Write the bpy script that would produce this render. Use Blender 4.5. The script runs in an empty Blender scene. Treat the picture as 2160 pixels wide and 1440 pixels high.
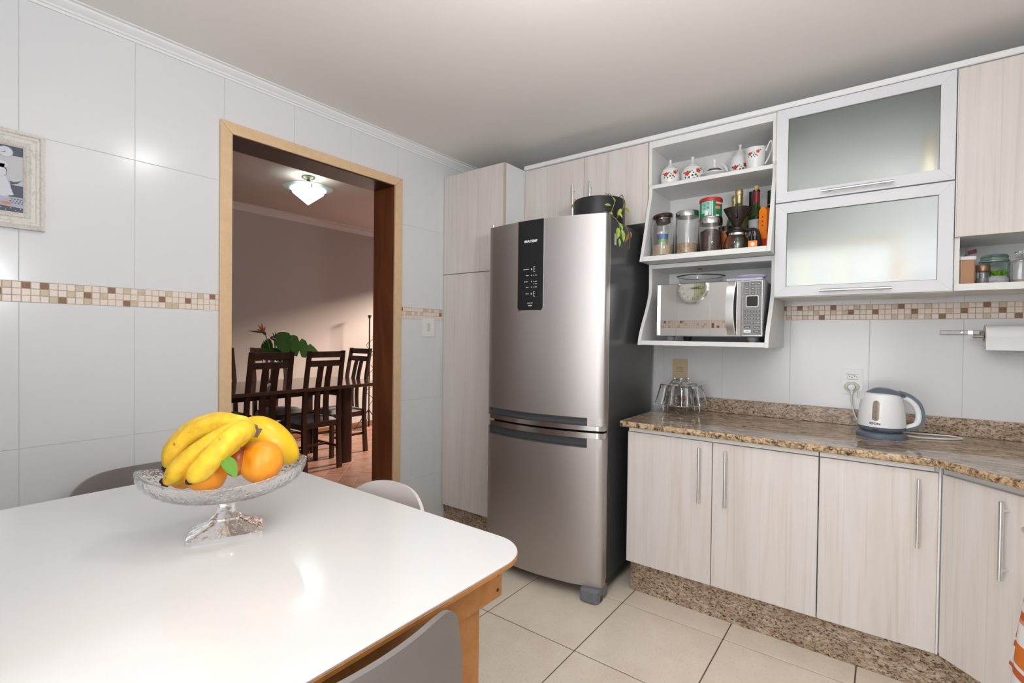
import bpy, bmesh, math, random
from mathutils import Vector, Matrix
R = math.radians
random.seed(7)
SC = bpy.context.scene
COL = SC.collection
PI = math.pi

# ---------------------------------------------------------------- camera
CAM = Vector((2.3725, -2.869, 1.2542)); FPX = 1041.3
CF = Vector((-0.60400, 0.79689, -0.01255)).normalized()
CR = Vector((0.79680, 0.60412, 0.01197)).normalized()
CU = CR.cross(CF).normalized()
def W(px, py, axis, val):
    """point on the plane axis=val seen at pixel (px,py) of the 2160x1440 photo"""
    d = CF + CR*((px-1080)/FPX) + CU*((720-py)/FPX)
    return CAM + d*((val-CAM[axis])/d[axis])
cd = bpy.data.cameras.new('camera'); cam = bpy.data.objects.new('camera', cd); COL.objects.link(cam)
cd.sensor_width = 36; cd.lens = FPX/2160*36; cd.clip_start = 0.02; cd.clip_end = 60
m = Matrix((CR, CU, -CF)).transposed().to_4x4(); m.translation = CAM
cam.matrix_world = m
SC.camera = cam

# ---------------------------------------------------------------- world, exposure, large lights
world = bpy.data.worlds.new('sky'); SC.world = world; world.use_nodes = True
bg = world.node_tree.nodes['Background']; bg.inputs[0].default_value = (0.80, 0.88, 1.0, 1); bg.inputs[1].default_value = 1.0
vs = SC.view_settings
vs.view_transform = 'Standard'; vs.look = 'None'; vs.gamma = 1; vs.exposure = -0.11
try: vs.use_curve_mapping = False
except Exception: pass
def area(name, loc, target, sx, sy, power, col=(1, 1, 1)):
    l = bpy.data.lights.new(name, 'AREA'); l.shape = 'RECTANGLE'; l.size = sx; l.size_y = sy; l.energy = power; l.color = col
    o = bpy.data.objects.new(name, l); COL.objects.link(o); o.location = loc
    o.rotation_euler = (Vector(target)-Vector(loc)).to_track_quat('-Z', 'Y').to_euler()
    return o
area('bounce_flash', (2.80, -2.45, 1.60), (2.25, -2.60, 2.43), .30, .30, 44, (.95, .975, 1.0))
area('hall_fill', (1.9, -4.68, 1.25), (1.9, -1.0, 1.15), 2.7, 2.3, 88, (0.93, 0.965, 1.0))  # added fill panel behind the camera, brightens the low fronts
area('dining_window_daylight', (-1.1, 4.9, 3.0), (-2.9, 0.8, 1.2), 0.9, 0.5, 820, (1.0, 0.88, 0.78))

# ---------------------------------------------------------------- materials
MATS = {}
def mat(name, col=(.8, .8, .8), rough=.5, metal=0, trans=0, ior=1.45, coat=0, emit=None, estr=0, spec=.5, alpha=1, sub=0, aniso=0, coatr=.03):
    if name in MATS: return MATS[name]
    M = bpy.data.materials.new(name); M.use_nodes = True
    b = M.node_tree.nodes['Principled BSDF']; I = b.inputs
    I['Base Color'].default_value = (*col, 1); I['Roughness'].default_value = rough; I['Metallic'].default_value = metal
    I['Transmission Weight'].default_value = trans; I['IOR'].default_value = ior; I['Coat Weight'].default_value = coat
    I['Coat Roughness'].default_value = coatr; I['Specular IOR Level'].default_value = spec; I['Alpha'].default_value = alpha
    I['Anisotropic'].default_value = aniso
    if sub: I['Subsurface Weight'].default_value = sub; I['Subsurface Radius'].default_value = (.02, .012, .006)
    if emit: I['Emission Color'].default_value = (*emit, 1); I['Emission Strength'].default_value = estr
    MATS[name] = M
    return M
def nd(M, t, **kw):
    n = M.node_tree.nodes.new(t)
    for k, v in kw.items():
        if k in n.inputs.keys(): n.inputs[k].default_value = v
        else: setattr(n, k, v)
    return n
def lk(M, a, b): M.node_tree.links.new(a, b)
def bsdf(M): return M.node_tree.nodes['Principled BSDF']
def coords(M, scale=(1, 1, 1), rot=(0, 0, 0), kind='Object', perobj=False):
    tc = nd(M, 'ShaderNodeTexCoord'); mp = nd(M, 'ShaderNodeMapping')
    mp.inputs['Scale'].default_value = scale; mp.inputs['Rotation'].default_value = rot
    lk(M, tc.outputs[kind], mp.inputs['Vector'])
    if perobj:
        oi = nd(M, 'ShaderNodeObjectInfo'); mu = nd(M, 'ShaderNodeMath', operation='MULTIPLY'); mu.inputs[1].default_value = 37.0
        lk(M, oi.outputs['Random'], mu.inputs[0]); lk(M, mu.outputs[0], mp.inputs['Location'])
    return mp.outputs['Vector']
def ramp(M, fac, stops):
    r = nd(M, 'ShaderNodeValToRGB'); e = r.color_ramp.elements
    while len(e) < len(stops): e.new(.5)
    for el, (p, c) in zip(e, stops): el.position = p; el.color = (*c, 1)
    lk(M, fac, r.inputs['Fac']); return r.outputs['Color']
def noise(M, vec, scale, detail=4, rough=.55, dist=0):
    n = nd(M, 'ShaderNodeTexNoise', Scale=scale, Detail=detail, Roughness=rough, Distortion=dist)
    lk(M, vec, n.inputs['Vector']); return n.outputs['Fac']
def mix(M, fac, a, b, blend='MIX'):
    x = nd(M, 'ShaderNodeMix', data_type='RGBA', blend_type=blend)
    for s, v in ((0, fac), (6, a), (7, b)):
        if hasattr(v, 'links'): lk(M, v, x.inputs[s])
        elif s == 0: x.inputs[0].default_value = v
        else: x.inputs[s].default_value = (*v, 1)
    return x.outputs[2]
def bump(M, h, strength=.2, dist=.002):
    b = nd(M, 'ShaderNodeBump', Strength=strength, Distance=dist); lk(M, h, b.inputs['Height']); lk(M, b.outputs[0], bsdf(M).inputs['Normal'])
def setcol(M, c): lk(M, c, bsdf(M).inputs['Base Color'])

def wood_mat(name, c0, c1, c2, rough=.4, sc=(26, 26, 1.3), coat=0, perobj=True, spec=.5):
    M = mat(name, c1, rough, coat=coat, spec=spec)
    v = coords(M, sc, perobj=perobj)
    f = noise(M, v, .55, 7, .66, 2.2)
    c = ramp(M, f, [(.30, c0), (.5, c1), (.70, c2)])
    v2 = coords(M, (sc[0]*5, sc[1]*5, sc[2]*1.6), perobj=perobj)
    g = noise(M, v2, 1.0, 3, .6, .6)
    c2_ = ramp(M, g, [(.33, (.90, .885, .87)), (.45, (1, 1, 1))])
    setcol(M, mix(M, .8, c, c2_, 'MULTIPLY'))
    bump(M, g, .05, .0006)
    return M
LAM = wood_mat('pale_laminate', (.625, .565, .525), (.69, .64, .608), (.73, .692, .672), .36, (15, 15, .8))
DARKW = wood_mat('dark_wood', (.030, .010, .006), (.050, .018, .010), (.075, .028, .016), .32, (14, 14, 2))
JAMB = wood_mat('jamb_wood', (.11, .030, .010), (.165, .050, .017), (.22, .075, .028), .33, (10, 10, 1.2), coat=.25)
OAK = wood_mat('table_wood', (.42, .17, .042), (.54, .235, .066), (.62, .30, .10), .38, (9, 9, 9))
SKIRT = wood_mat('skirting_wood', (.20, .075, .025), (.28, .11, .04), (.34, .15, .06), .35, (4, 4, 14))

def granite(name, stretch, rough, k):
    M = mat(name, (.4, .3, .2), rough, spec=.5)
    v = coords(M, stretch, (0, .5, 0) if k else (0, 0, 0))
    a = noise(M, v, 26, 8, .70, 1.0); b = noise(M, v, 75, 4, .65, .8); c = noise(M, v, 9, 3, .5)
    base = ramp(M, a, [(.30, (.16, .10, .065)), (.43, (.38, .28, .20)), (.55, (.56, .455, .35)), (.72, (.62, .52, .42))])
    spk = ramp(M, b, [(.37, (.10, .07, .055)), (.43, (.50, .42, .36)), (.50, (1, 1, 1))])
    big = ramp(M, c, [(.35, (.72, .66, .60)), (.6, (1, 1, 1))])
    setcol(M, mix(M, .8, mix(M, 1.0, base, spk, 'MULTIPLY'), big, 'MULTIPLY'))
    return M
GRAN = granite('granite_polished', (.30, 1.3, 1), .07, 0)
GRANV = granite('granite_plinth', (1.1, 1.1, 2.2), .25, 1)
GRANE = mat('granite_raw_edge', (.5, .35, .2), .45)
_v = coords(GRANE, (1, 1, 1)); _a = noise(GRANE, _v, 48, 8, .78, 1); setcol(GRANE, ramp(GRANE, _a, [(.40, (.02, .014, .010)), (.46, (.26, .16, .08)), (.54, (.58, .41, .24)), (.70, (.72, .60, .45))]))
bump(GRANE, _a, .5, .003)

TILE = mat('white_wall_tile', (.72, .725, .735), .17)
GROUT = mat('white_grout', (.60, .60, .60), .8)
MOS = {}
def mosmat(name, c0, c1, rough=.35, sc=240):
    M = mat(name, c0, rough); v = coords(M, perobj=True); f = noise(M, v, sc, 4, .7); setcol(M, ramp(M, f, [(.35, c0), (.65, c1)])); return M
MOS['L'] = mosmat('mosaic_cream', (.74, .63, .55), (.80, .71, .64))
MOS['S'] = mosmat('mosaic_sand', (.52, .42, .29), (.64, .54, .41))
MOS['D'] = mosmat('mosaic_brown_stone', (.13, .062, .038), (.36, .20, .135), .5, 420)
MGROUT = mat('mosaic_grout', (.50, .40, .30), .9)
FLOORT = mat('beige_floor_tile', (.6, .5, .4), .30)
_v = coords(FLOORT, perobj=True); _a = noise(FLOORT, _v, 7, 6, .65); _b = noise(FLOORT, _v, 150, 3, .7)
setcol(FLOORT, mix(FLOORT, .55, ramp(FLOORT, _a, [(.3, (.74, .645, .53)), (.7, (.82, .735, .625))]), ramp(FLOORT, _b, [(.30, (.66, .59, .52)), (.44, (1, 1, 1))]), 'MULTIPLY'))
FGROUT = mat('dark_floor_grout', (.16, .115, .085), .9)
TERRA = mat('terracotta_tile', (.4, .2, .13), .35)
_v = coords(TERRA, perobj=True); _a = noise(TERRA, _v, 9, 5, .6); _oi = nd(TERRA, 'ShaderNodeObjectInfo')
setcol(TERRA, mix(TERRA, .4, ramp(TERRA, _a, [(.3, (.34, .165, .11)), (.7, (.46, .25, .175))]), ramp(TERRA, _oi.outputs['Random'], [(0, (.75, .7, .7)), (1, (1, 1, 1))]), 'MULTIPLY'))
TGROUT = mat('terracotta_grout', (.13, .075, .05), .9)
CEIL = mat('ceiling_paint', (.86, .825, .79), .95, spec=.1)
_v = coords(CEIL); bump(CEIL, noise(CEIL, _v, 60, 4), .12, .003)
PLAST = mat('cornice_plaster', (.80, .80, .80), .6)
DWALL = mat('taupe_wall_paint', (.51, .44, .395), .9, spec=.15)
_v = coords(DWALL); bump(DWALL, noise(DWALL, _v, 70, 4), .1, .003)
DCEIL = mat('dining_ceiling_paint', (.60, .50, .45), .9, spec=.1)
CASING = mat('cream_casing_paint', (.72, .50, .30), .33)
_v = coords(CASING); _a = noise(CASING, _v, 30, 4); setcol(CASING, ramp(CASING, _a, [(.3, (.68, .465, .27)), (.7, (.74, .53, .325))]))
WLAM = mat('white_laminate', (.76, .755, .745), .35)
WFRAME = mat('white_door_frame', (.68, .69, .72), .3)
STEEL = mat('brushed_steel', (.50, .475, .47), .27, metal=1.0)
_v = coords(STEEL, (3, 3, 260)); _a = noise(STEEL, _v, 1.5, 3, .6)
_mr = nd(STEEL, 'ShaderNodeMapRange'); _mr.inputs['To Min'].default_value = .40; _mr.inputs['To Max'].default_value = .50
lk(STEEL, _a, _mr.inputs['Value']); lk(STEEL, _mr.outputs[0], bsdf(STEEL).inputs['Roughness'])
NICKEL = mat('satin_nickel', (.80, .80, .80), .34, metal=1)
CHROME = mat('chrome', (.75, .75, .76), .08, metal=1)
LIDST = mat('steel_lid', (.60, .59, .58), .2, metal=1)
DGREY = mat('fridge_side_paint', (.060, .060, .064), .28)
HREC = mat('dark_grey_plastic', (.085, .085, .095), .4)
GFOOT = mat('grey_foot_plastic', (.17, .18, .20), .45)
BLKG = mat('black_gloss', (.014, .014, .015), .3, spec=.3)
BLK = mat('black_plastic', (.013, .012, .012), .35)
BLKM = mat('black_matte_pot', (.017, .018, .021), .42)
WTXT = mat('white_print', (.75, .75, .75), .5)
KTXT = mat('black_print', (.03, .03, .035), .5)
GLASS = mat('clear_glass', (1, 1, 1), .0, trans=1, ior=1.46)
PRESSG = mat('pressed_glass', (1, 1, 1), .05, trans=.90, ior=1.36)
_v = coords(PRESSG); _vo = nd(PRESSG, 'ShaderNodeTexVoronoi', Scale=130.0); lk(PRESSG, _v, _vo.inputs['Vector']); bump(PRESSG, _vo.outputs['Distance'], .30, .003)
FOOTG = mat('foot_glass', (.97, .97, .98), .05, trans=.92, ior=1.47)
_v = coords(FOOTG); bump(FOOTG, noise(FOOTG, _v, 55, 2), .5, .006)
GREENG = mat('green_bottle_glass', (.10, .22, .04), .05, trans=.85, ior=1.5)
DKGREENG = mat('dark_bottle_glass', (.012, .030, .012), .06, trans=.5, ior=1.5)
PALEGG = mat('pale_bottle_glass', (.22, .24, .08), .06, trans=.5, ior=1.5)
JADEG = mat('greenish_jar_glass', (.80, .90, .85), .03, trans=1, ior=1.45)
FROST = mat('frosted_glass', (.78, .84, .82), .40, trans=1, ior=1.3, coat=1, coatr=.10)
bsdf(FROST).inputs['Coat IOR'].default_value = 1.9
LACQ = mat('white_table_lacquer', (.79, .785, .785), .15, coat=.25)
GREYP = mat('taupe_grey_shell', (.22, .20, .195), .38)
CREAMP = mat('off_white_shell', (.66, .61, .59), .42)
WPL = mat('white_plastic', (.80, .80, .80), .3)
CREAMPL = mat('yellowed_plastic', (.62, .49, .31), .4)
KWHITE = mat('kettle_white', (.82, .83, .85), .22)
KGREY = mat('kettle_blue_grey', (.135, .165, .21), .38)
PORC = mat('porcelain', (.78, .78, .78), .1, coat=.4)
REDP = mat('red_print', (.55, .045, .015), .35)
GRNP = mat('green_print', (.05, .12, .035), .4)
PNKP = mat('pink_print', (.60, .12, .16), .4)
BRNP = mat('brown_print', (.10, .05, .05), .4)
FABRIC = mat('grey_seat_fabric', (.32, .30, .295), .9)
_v = coords(FABRIC); bump(FABRIC, noise(FABRIC, _v, 260, 3), .15, .001)

# ---------------------------------------------------------------- mesh helpers
def T(x=0, y=0, z=0): return Matrix.Translation((x, y, z))
class B:
    """collects shapes, links as one mesh object"""
    def __init__(s): s.v = []; s.f = []; s.mi = []; s.cur = 0
    def add(s, vs, fs, M=None):
        n = len(s.v)
        s.v += [tuple(M @ Vector(p)) if M is not None else tuple(p) for p in vs]
        s.f += [tuple(i+n for i in f) for f in fs]; s.mi += [s.cur]*len(fs); return s
    def slot(s, i): s.cur = i; return s
    def box(s, x0, x1, y0, y1, z0, z1, bev=0, M=None):
        x0, x1 = min(x0, x1), max(x0, x1); y0, y1 = min(y0, y1), max(y0, y1); z0, z1 = min(z0, z1), max(z0, z1)
        if bev <= 0:
            vs = [(x, y, z) for x in (x0, x1) for y in (y0, y1) for z in (z0, z1)]
            return s.add(vs, [(0, 1, 3, 2), (4, 6, 7, 5), (0, 4, 5, 1), (2, 3, 7, 6), (0, 2, 6, 4), (1, 5, 7, 3)], M)
        bev = min(bev, (x1-x0)*.45, (y1-y0)*.45, (z1-z0)*.45)
        vs = []; idx = {}
        for ix, x in enumerate((x0, x1)):
            for iy, y in enumerate((y0, y1)):
                for iz, z in enumerate((z0, z1)):
                    for a in range(3):
                        p = [x, y, z]
                        for k, (i_, ) in enumerate(((ix,), (iy,), (iz,))):
                            if k != a: p[k] += bev*(1 if i_ == 0 else -1)
                        idx[(ix, iy, iz, a)] = len(vs); vs.append(p)
        fs = []
        for a in range(3):
            b, c = (a+1) % 3, (a+2) % 3
            for e in (0, 1):
                q = []
                for (ib, ic) in ((0, 0), (1, 0), (1, 1), (0, 1)):
                    k = [0, 0, 0]; k[a] = e; k[b] = ib; k[c] = ic; q.append(idx[(*k, a)])
                fs.append(tuple(q if e else q[::-1]))
        for a in range(3):
            b, c = (a+1) % 3, (a+2) % 3
            for ib in (0, 1):
                for ic in (0, 1):
                    k0 = [0, 0, 0]; k0[b] = ib; k0[c] = ic; k1 = list(k0); k1[a] = 1
                    q = [idx[(*k0, b)], idx[(*k1, b)], idx[(*k1, c)], idx[(*k0, c)]]
                    fs.append(tuple(q if ib != ic else q[::-1]))
        for ix in (0, 1):
            for iy in (0, 1):
                for iz in (0, 1):
                    q = [idx[(ix, iy, iz, a)] for a in range(3)]
                    fs.append(tuple(q if (ix+iy+iz) % 2 else q[::-1]))
        return s.add(vs, fs, M)
    def lathe(s, prof, seg=24, M=None, a0=0, a1=2*PI, flute=None, sx=1, sy=1, cap=True):
        full = abs(a1-a0-2*PI) < 1e-6; n = seg if full else seg+1
        vs = []
        for r, z in prof:
            for i in range(n):
                a = a0+(a1-a0)*i/seg
                k = 1+(flute[1]*math.cos(flute[0]*a) if flute else 0)
                vs.append((r*k*math.cos(a)*sx, r*k*math.sin(a)*sy, z))
        fs = []
        for j in range(len(prof)-1):
            for i in range(seg):
                i2 = (i+1) % n
                fs.append((j*n+i, j*n+i2, (j+1)*n+i2, (j+1)*n+i))
        if prof[0] == prof[-1]: return s.add(vs, fs, M)
        if full and cap and prof[0][0] > 1e-5: fs.append(tuple(range(n))[::-1])
        if full and cap and prof[-1][0] > 1e-5: fs.append(tuple((len(prof)-1)*n+i for i in range(n)))
        return s.add(vs, fs, M)
    def tube(s, pts, r, seg=8, M=None, closed=False, cap=True, ridge=0):
        P = [Vector(p) for p in pts]; n = len(P)
        rr = r if isinstance(r, (list, tuple)) else [r]*n
        vs = []; up = None
        for i, p in enumerate(P):
            if closed: t = (P[(i+1) % n]-P[i-1])
            else: t = P[min(i+1, n-1)]-P[max(i-1, 0)]
            t = t.normalized() if t.length > 1e-9 else Vector((0, 0, 1))
            if up is None:
                up = Vector((0, 0, 1)) if abs(t.z) < .9 else Vector((1, 0, 0))
            up = (up-t*up.dot(t)); up = up.normalized() if up.length > 1e-6 else t.orthogonal().normalized()
            sd = t.cross(up)
            for k in range(seg):
                a = 2*PI*k/seg; vs.append(p+(up*math.cos(a)+sd*math.sin(a))*rr[i]*(1+ridge*math.cos(5*a)))
        fs = []
        for i in range(n if closed else n-1):
            for k in range(seg):
                k2 = (k+1) % seg; i2 = (i+1) % n
                fs.append((i*seg+k, i*seg+k2, i2*seg+k2, i2*seg+k))
        if cap and not closed: fs += [tuple(range(seg))[::-1], tuple((n-1)*seg+k for k in range(seg))]
        return s.add(vs, fs, M)
    def prism(s, outline, a, b, axis=2, M=None):
        """outline of 2D points extruded along axis from a to b"""
        def mk(p, h):
            return {0: (h, p[0], p[1]), 1: (p[0], h, p[1]), 2: (p[0], p[1], h)}[axis]
        n = len(outline)
        vs = [mk(p, a) for p in outline]+[mk(p, b) for p in outline]
        fs = [tuple(range(n))[::-1], tuple(range(n, 2*n))]+[(i, (i+1) % n, n+(i+1) % n, n+i) for i in range(n)]
        return s.add(vs, fs, M)
    def grid(s, fn, nu, nv, M=None, closed_u=False):
        vs = [fn(i/(nu if closed_u else nu-1), j/(nv-1)) for j in range(nv) for i in range(nu)]
        fs = []
        for j in range(nv-1):
            for i in range(nu if closed_u else nu-1):
                i2 = (i+1) % nu
                fs.append((j*nu+i, j*nu+i2, (j+1)*nu+i2, (j+1)*nu+i))
        return s.add(vs, fs, M)
    def sheet(s, fn, nu, nv, th, M=None):
        """closed thin shell: fn(u,v)->(point, normal)"""
        A = [fn(i/(nu-1), j/(nv-1)) for j in range(nv) for i in range(nu)]
        vs = [p+nrm*th/2 for p, nrm in A]+[p-nrm*th/2 for p, nrm in A]; n = nu*nv
        fs = []
        for j in range(nv-1):
            for i in range(nu-1):
                q = (j*nu+i, j*nu+i+1, (j+1)*nu+i+1, (j+1)*nu+i); fs += [q, tuple(n+k for k in q[::-1])]
        ring = [i for i in range(nu)]+[j*nu+nu-1 for j in range(1, nv)]+[(nv-1)*nu+i for i in range(nu-2, -1, -1)]+[j*nu for j in range(nv-2, 0, -1)]
        for k in range(len(ring)):
            a, b = ring[k], ring[(k+1) % len(ring)]; fs.append((b, a, n+a, n+b))
        return s.add(vs, fs, M)
def fnormal(f, e=1e-3):
    def g(u, v):
        p = Vector(f(u, v)); a = Vector(f(min(u+e, 1), v))-Vector(f(max(u-e, 0), v)); b = Vector(f(u, min(v+e, 1)))-Vector(f(u, max(v-e, 0)))
        n = a.cross(b); return p, (n.normalized() if n.length > 1e-12 else Vector((0, 0, 1)))
    return g
LOC = {}
def link(name, mesh, parent=None, M=None):
    o = bpy.data.objects.new(name, mesh); COL.objects.link(o)
    if parent is not None: o.parent = parent
    if M is not None: o.matrix_local = M
    return o
def mesh_of(b, name, mats, smooth=None, recalc=True):
    me = bpy.data.meshes.new(name); me.from_pydata([tuple(v) for v in b.v], [], b.f)
    for mm in (mats if isinstance(mats, (list, tuple)) else [mats]): me.materials.append(mm)
    if any(b.mi): me.polygons.foreach_set('material_index', b.mi)
    if recalc:
        bm = bmesh.new(); bm.from_mesh(me); bmesh.ops.recalc_face_normals(bm, faces=bm.faces); bm.to_mesh(me); bm.free()
    if smooth is not None:
        me.polygons.foreach_set('use_smooth', [True]*len(me.polygons))
        me.set_sharp_from_angle(angle=R(smooth))
    me.update(); return me
def part(name, b, mats, parent=None, smooth=None, label=None, world=False, kind=None, M=None):
    if world and parent is not None:
        inv = world_m(parent).inverted(); b.v = [tuple(inv @ Vector(p)) for p in b.v]
    o = link(name, mesh_of(b, name, mats, smooth), parent, M)
    if label: o['label'] = label
    if kind: o['kind'] = kind
    return o
def world_m(o):
    m_ = o.matrix_basis.copy(); p = o.parent
    while p is not None: m_ = p.matrix_basis @ m_; p = p.parent
    return m_
def tag(o, label, cat, group=None):
    o['label'] = label; o['category'] = cat
    if group: o['group'] = group
    return o
def thing(name, label, cat, loc=(0, 0, 0), rz=0, group=None):
    o = bpy.data.objects.new(name, None); COL.objects.link(o); o.empty_display_size = .05
    o.location = loc; o.rotation_euler = (0, 0, rz)
    o.matrix_basis = T(*loc) @ Matrix.Rotation(rz, 4, 'Z')
    return tag(o, label, cat, group)
def struct(name, b=None, mats=None, parent=None, smooth=None):
    if b is None:
        o = bpy.data.objects.new(name, None); COL.objects.link(o)
    else: o = part(name, b, mats, parent, smooth)
    if parent is None: o['kind'] = 'structure'
    return o
def dup(root):
    def cp(o, par):
        c = o.copy(); COL.objects.link(c); c.parent = par
        for ch in list(o.children): cp(ch, c)
        return c
    return cp(root, None)
_tc = {}
def text_mesh(s, size, mat_, depth=.0004, bold=0, key=None):
    k = (s, size, mat_.name, bold)
    if k in _tc: return _tc[k]
    cu = bpy.data.curves.new('lettering', 'FONT'); cu.body = s; cu.size = size; cu.extrude = depth; cu.align_x = 'CENTER'; cu.align_y = 'CENTER'; cu.offset = bold
    cu.resolution_u = 3
    o = bpy.data.objects.new('tmp_lettering', cu); COL.objects.link(o)
    dg = bpy.context.evaluated_depsgraph_get(); me = bpy.data.meshes.new_from_object(o.evaluated_get(dg))
    me.materials.clear(); me.materials.append(mat_)
    bpy.data.objects.remove(o); bpy.data.curves.remove(cu)
    _tc[k] = me; return me
def text(s, size, mat_, parent, M, name='lettering', bold=0, label=None):
    o = link(name, text_mesh(s, size, mat_, bold=bold), parent, M)
    if label: o['label'] = label
    return o
RX90 = Matrix.Rotation(PI/2, 4, 'X')          # text facing -Y
def facing(nx, ny):                            # lettering frame facing horizontal direction (nx,ny)
    return Matrix.Rotation(math.atan2(nx, -ny), 4, 'Z') @ RX90
def rrect(w, h, r, seg=6):
    o = []
    for cx, cy, a in ((w/2-r, h/2-r, 0), (-w/2+r, h/2-r, 90), (-w/2+r, -h/2+r, 180), (w/2-r, -h/2+r, 270)):
        for i in range(seg+1):
            t = R(a+90*i/seg); o.append((cx+r*math.cos(t), cy+r*math.sin(t)))
    return o
def bezier(P, n=16):
    """Catmull-Rom through points"""
    P = [Vector(p) for p in P]; out = []
    Q = [P[0]*2-P[1]]+P+[P[-1]*2-P[-2]]
    for i in range(1, len(Q)-2):
        a, b, c, d = Q[i-1:i+3]
        for k in range(n):
            t = k/n
            out.append(.5*((2*b)+(c-a)*t+(2*a-5*b+4*c-d)*t*t+(3*b-a-3*c+d)*t**3))
    out.append(P[-1]); return out

# ================================================================ THE SETTING
KZ = 2.43; XR = 3.42; YF = -2.92
MT, MB, MP = 1.4196, 1.3485, 0.02370          # mosaic band top, bottom, pitch
TW, TH = 0.3276, 0.5065                        # wall tile
ROWS = [(MB-3*TH, MB-2*TH), (MB-2*TH, MB-TH), (MB-TH, MB), (MT, MT+TH), (MT+TH, KZ)]
DY0, DY1, DZ = -1.853, -0.929, 2.145           # door opening in the left wall
DTX = -0.178
wl = struct('wall_left', B().box(DTX, -.0016, YF-.15, DY0, 0, 2.66).box(DTX, -.0016, DY1, 2.9, 0, 2.66).box(DTX, -.0016, DY0, DY1, DZ, 2.66), [GROUT])
tile_cache = {}
def tile(parent, axis, u0, u1, z0, z1, matr, depth, name='tile', gap=.0009, bev=.0007, face=0.0, sign=1):
    """one wall tile as an object; axis 0: wall at X, spans Y; axis 1: wall at Y, spans X"""
    w, h = round(u1-u0-2*gap, 4), round(z1-z0-2*gap, 4)
    k = (axis, w, h, depth, matr.name, sign)
    if k not in tile_cache:
        if axis == 0: b = B().box(-depth*sign, 0, -w/2, w/2, -h/2, h/2, bev)
        else: b = B().box(-w/2, w/2, 0, depth*sign, -h/2, h/2, bev)
        tile_cache[k] = mesh_of(b, name, matr)
    c = (u0+u1)/2
    o = link(name, tile_cache[k], parent); o.location = (face, c, (z0+z1)/2) if axis == 0 else (c, face, (z0+z1)/2)
    return o
J0 = -2.5416
for i in range(-2, 8):
    y0, y1 = J0+i*TW, min(J0+(i+1)*TW, -.02)
    y0 = max(y0, YF)
    if y1-y0 < .02: continue
    door = -1.89 < (y0+y1)/2 < -.90
    for z0, z1 in ROWS:
        z0 = max(z0, 0)
        if door:
            if z1 < 2.16: continue
            z0 = max(z0, 2.17)
        tile(wl, 0, y0, y1, z0, z1, TILE, .006)
def mosaic(parent, axis, u_start, n0, n1, dark, sand, skip=None, flip=1):
    for c in range(n0, n1):
        for r in range(3):
            u0 = u_start+c*MP
            if skip and skip(u0+MP/2): continue
            k = 'D' if (r, c) in dark else 'S' if (r, c) in sand else 'L'
            o = tile(parent, axis, u0, u0+MP, MT-(r+1)*MP, MT-r*MP, MOS[k], .006, 'mosaic_piece', .0011, .0008)
lw0 = -2.559-MP
Ld = {(0, 2), (0, 4), (0, 12), (0, 27), (1, -1), (1, 9), (1, 19), (1, 23), (2, 6), (2, 14)}
Ls = {(0, 0), (0, 8), (0, 14), (0, 16), (0, 20), (0, 25), (1, 4), (1, 7), (1, 11), (2, 5), (2, 9), (2, 15), (2, 20), (2, 21), (2, -1)}
rng = random.Random(3)
for c in list(range(-16, -1))+list(range(40, 120)):
    for r in range(3):
        x = rng.random()
        if x < .09: Ld.add((r, c))
        elif x < .22: Ls.add((r, c))
mosaic(wl, 0, lw0, -14, 29, Ld, Ls, skip=lambda y: y > -1.885)
mosaic(wl, 0, lw0, 68, 88, Ld, Ls, skip=lambda y: y < -.897 or y > -.45)
# band bed behind mosaics
part('mosaic_bed', B().box(-.0062, -.0011, YF, -1.886, MB, MT).box(-.0062, -.0011, -.90, 0, MB, MT), MGROUT, wl)

# back wall
wb = struct('wall_back', B().box(-.006, XR+.15, .0016, .15, 0, 2.6), [GROUT])
bx0 = W(1523.5, 780, 1, 0).x
for i in range(-2, 6):
    x0, x1 = bx0+i*TW, min(bx0+(i+1)*TW, XR)
    for z0, z1 in ((MB-TH, MB), (MT, MT+TH)): tile(wb, 1, x0, x1, z0, z1, TILE, .006)
part('plain_upper_tiling', B().box(0, XR, .001, .006, MT+TH, KZ).box(0, 1, .001, .006, 0, MT+TH), TILE, wb)
bm0 = W(1640+80/4.154, 650, 1, 0).x
Bd = {(0, 2), (0, 8), (0, 19), (0, 31), (1, 11), (1, 15), (1, 21), (1, 28), (1, 33), (2, 6), (2, 25), (2, 35), (0, -1)}
Bs = {(0, 4), (0, 12), (0, 14), (0, 18), (0, 23), (0, 28), (0, 33), (1, 5), (1, 8), (1, 10), (1, 26), (2, 0), (2, 3), (2, 18), (2, 20), (2, 21), (2, 23), (2, 31)}
mosaic(wb, 1, bm0, -1, 52, Bd, Bs)
part('mosaic_bed', B().box(1.2, XR, .0011, .0062, MB, MT), MGROUT, wb)

# right wall (out of frame) and front wall with the doorway behind the camera
wr = struct('wall_right', B().box(XR, XR+.15, YF-.15, .15, 0, 2.6), [TILE])
FX0, FX1, FZ = 1.42, 2.405, 2.10
wf = struct('wall_front', B().box(-.178, FX0, YF-.15, YF-.006, 0, 2.6).box(FX1, XR+.15, YF-.15, YF-.006, 0, 2.6).box(FX0, FX1, YF-.15, YF-.006, FZ, 2.6), [GROUT])
bt, bmz = B(), B()
x = .02
while x < XR:
    x1 = min(x+TW, XR)
    for z0, z1 in ROWS:
        z0 = max(z0, 0)
        if x1 > FX0 and x < FX1 and z0 < FZ:
            for a, c_ in ((x, FX0), (FX1, x1)):
                if c_-a > .01: bt.box(a+.001, c_-.001, YF-.006, YF, z0+.001, z1-.001, .001)
            if z1 > FZ+.05: bt.box(max(x, FX0)+.001, min(x1, FX1)-.001, YF-.006, YF, max(z0, FZ)+.001, z1-.001, .001)
        else: bt.box(x+.001, x1-.001, YF-.006, YF, z0+.001, z1-.001, .001)
    x += TW
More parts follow.
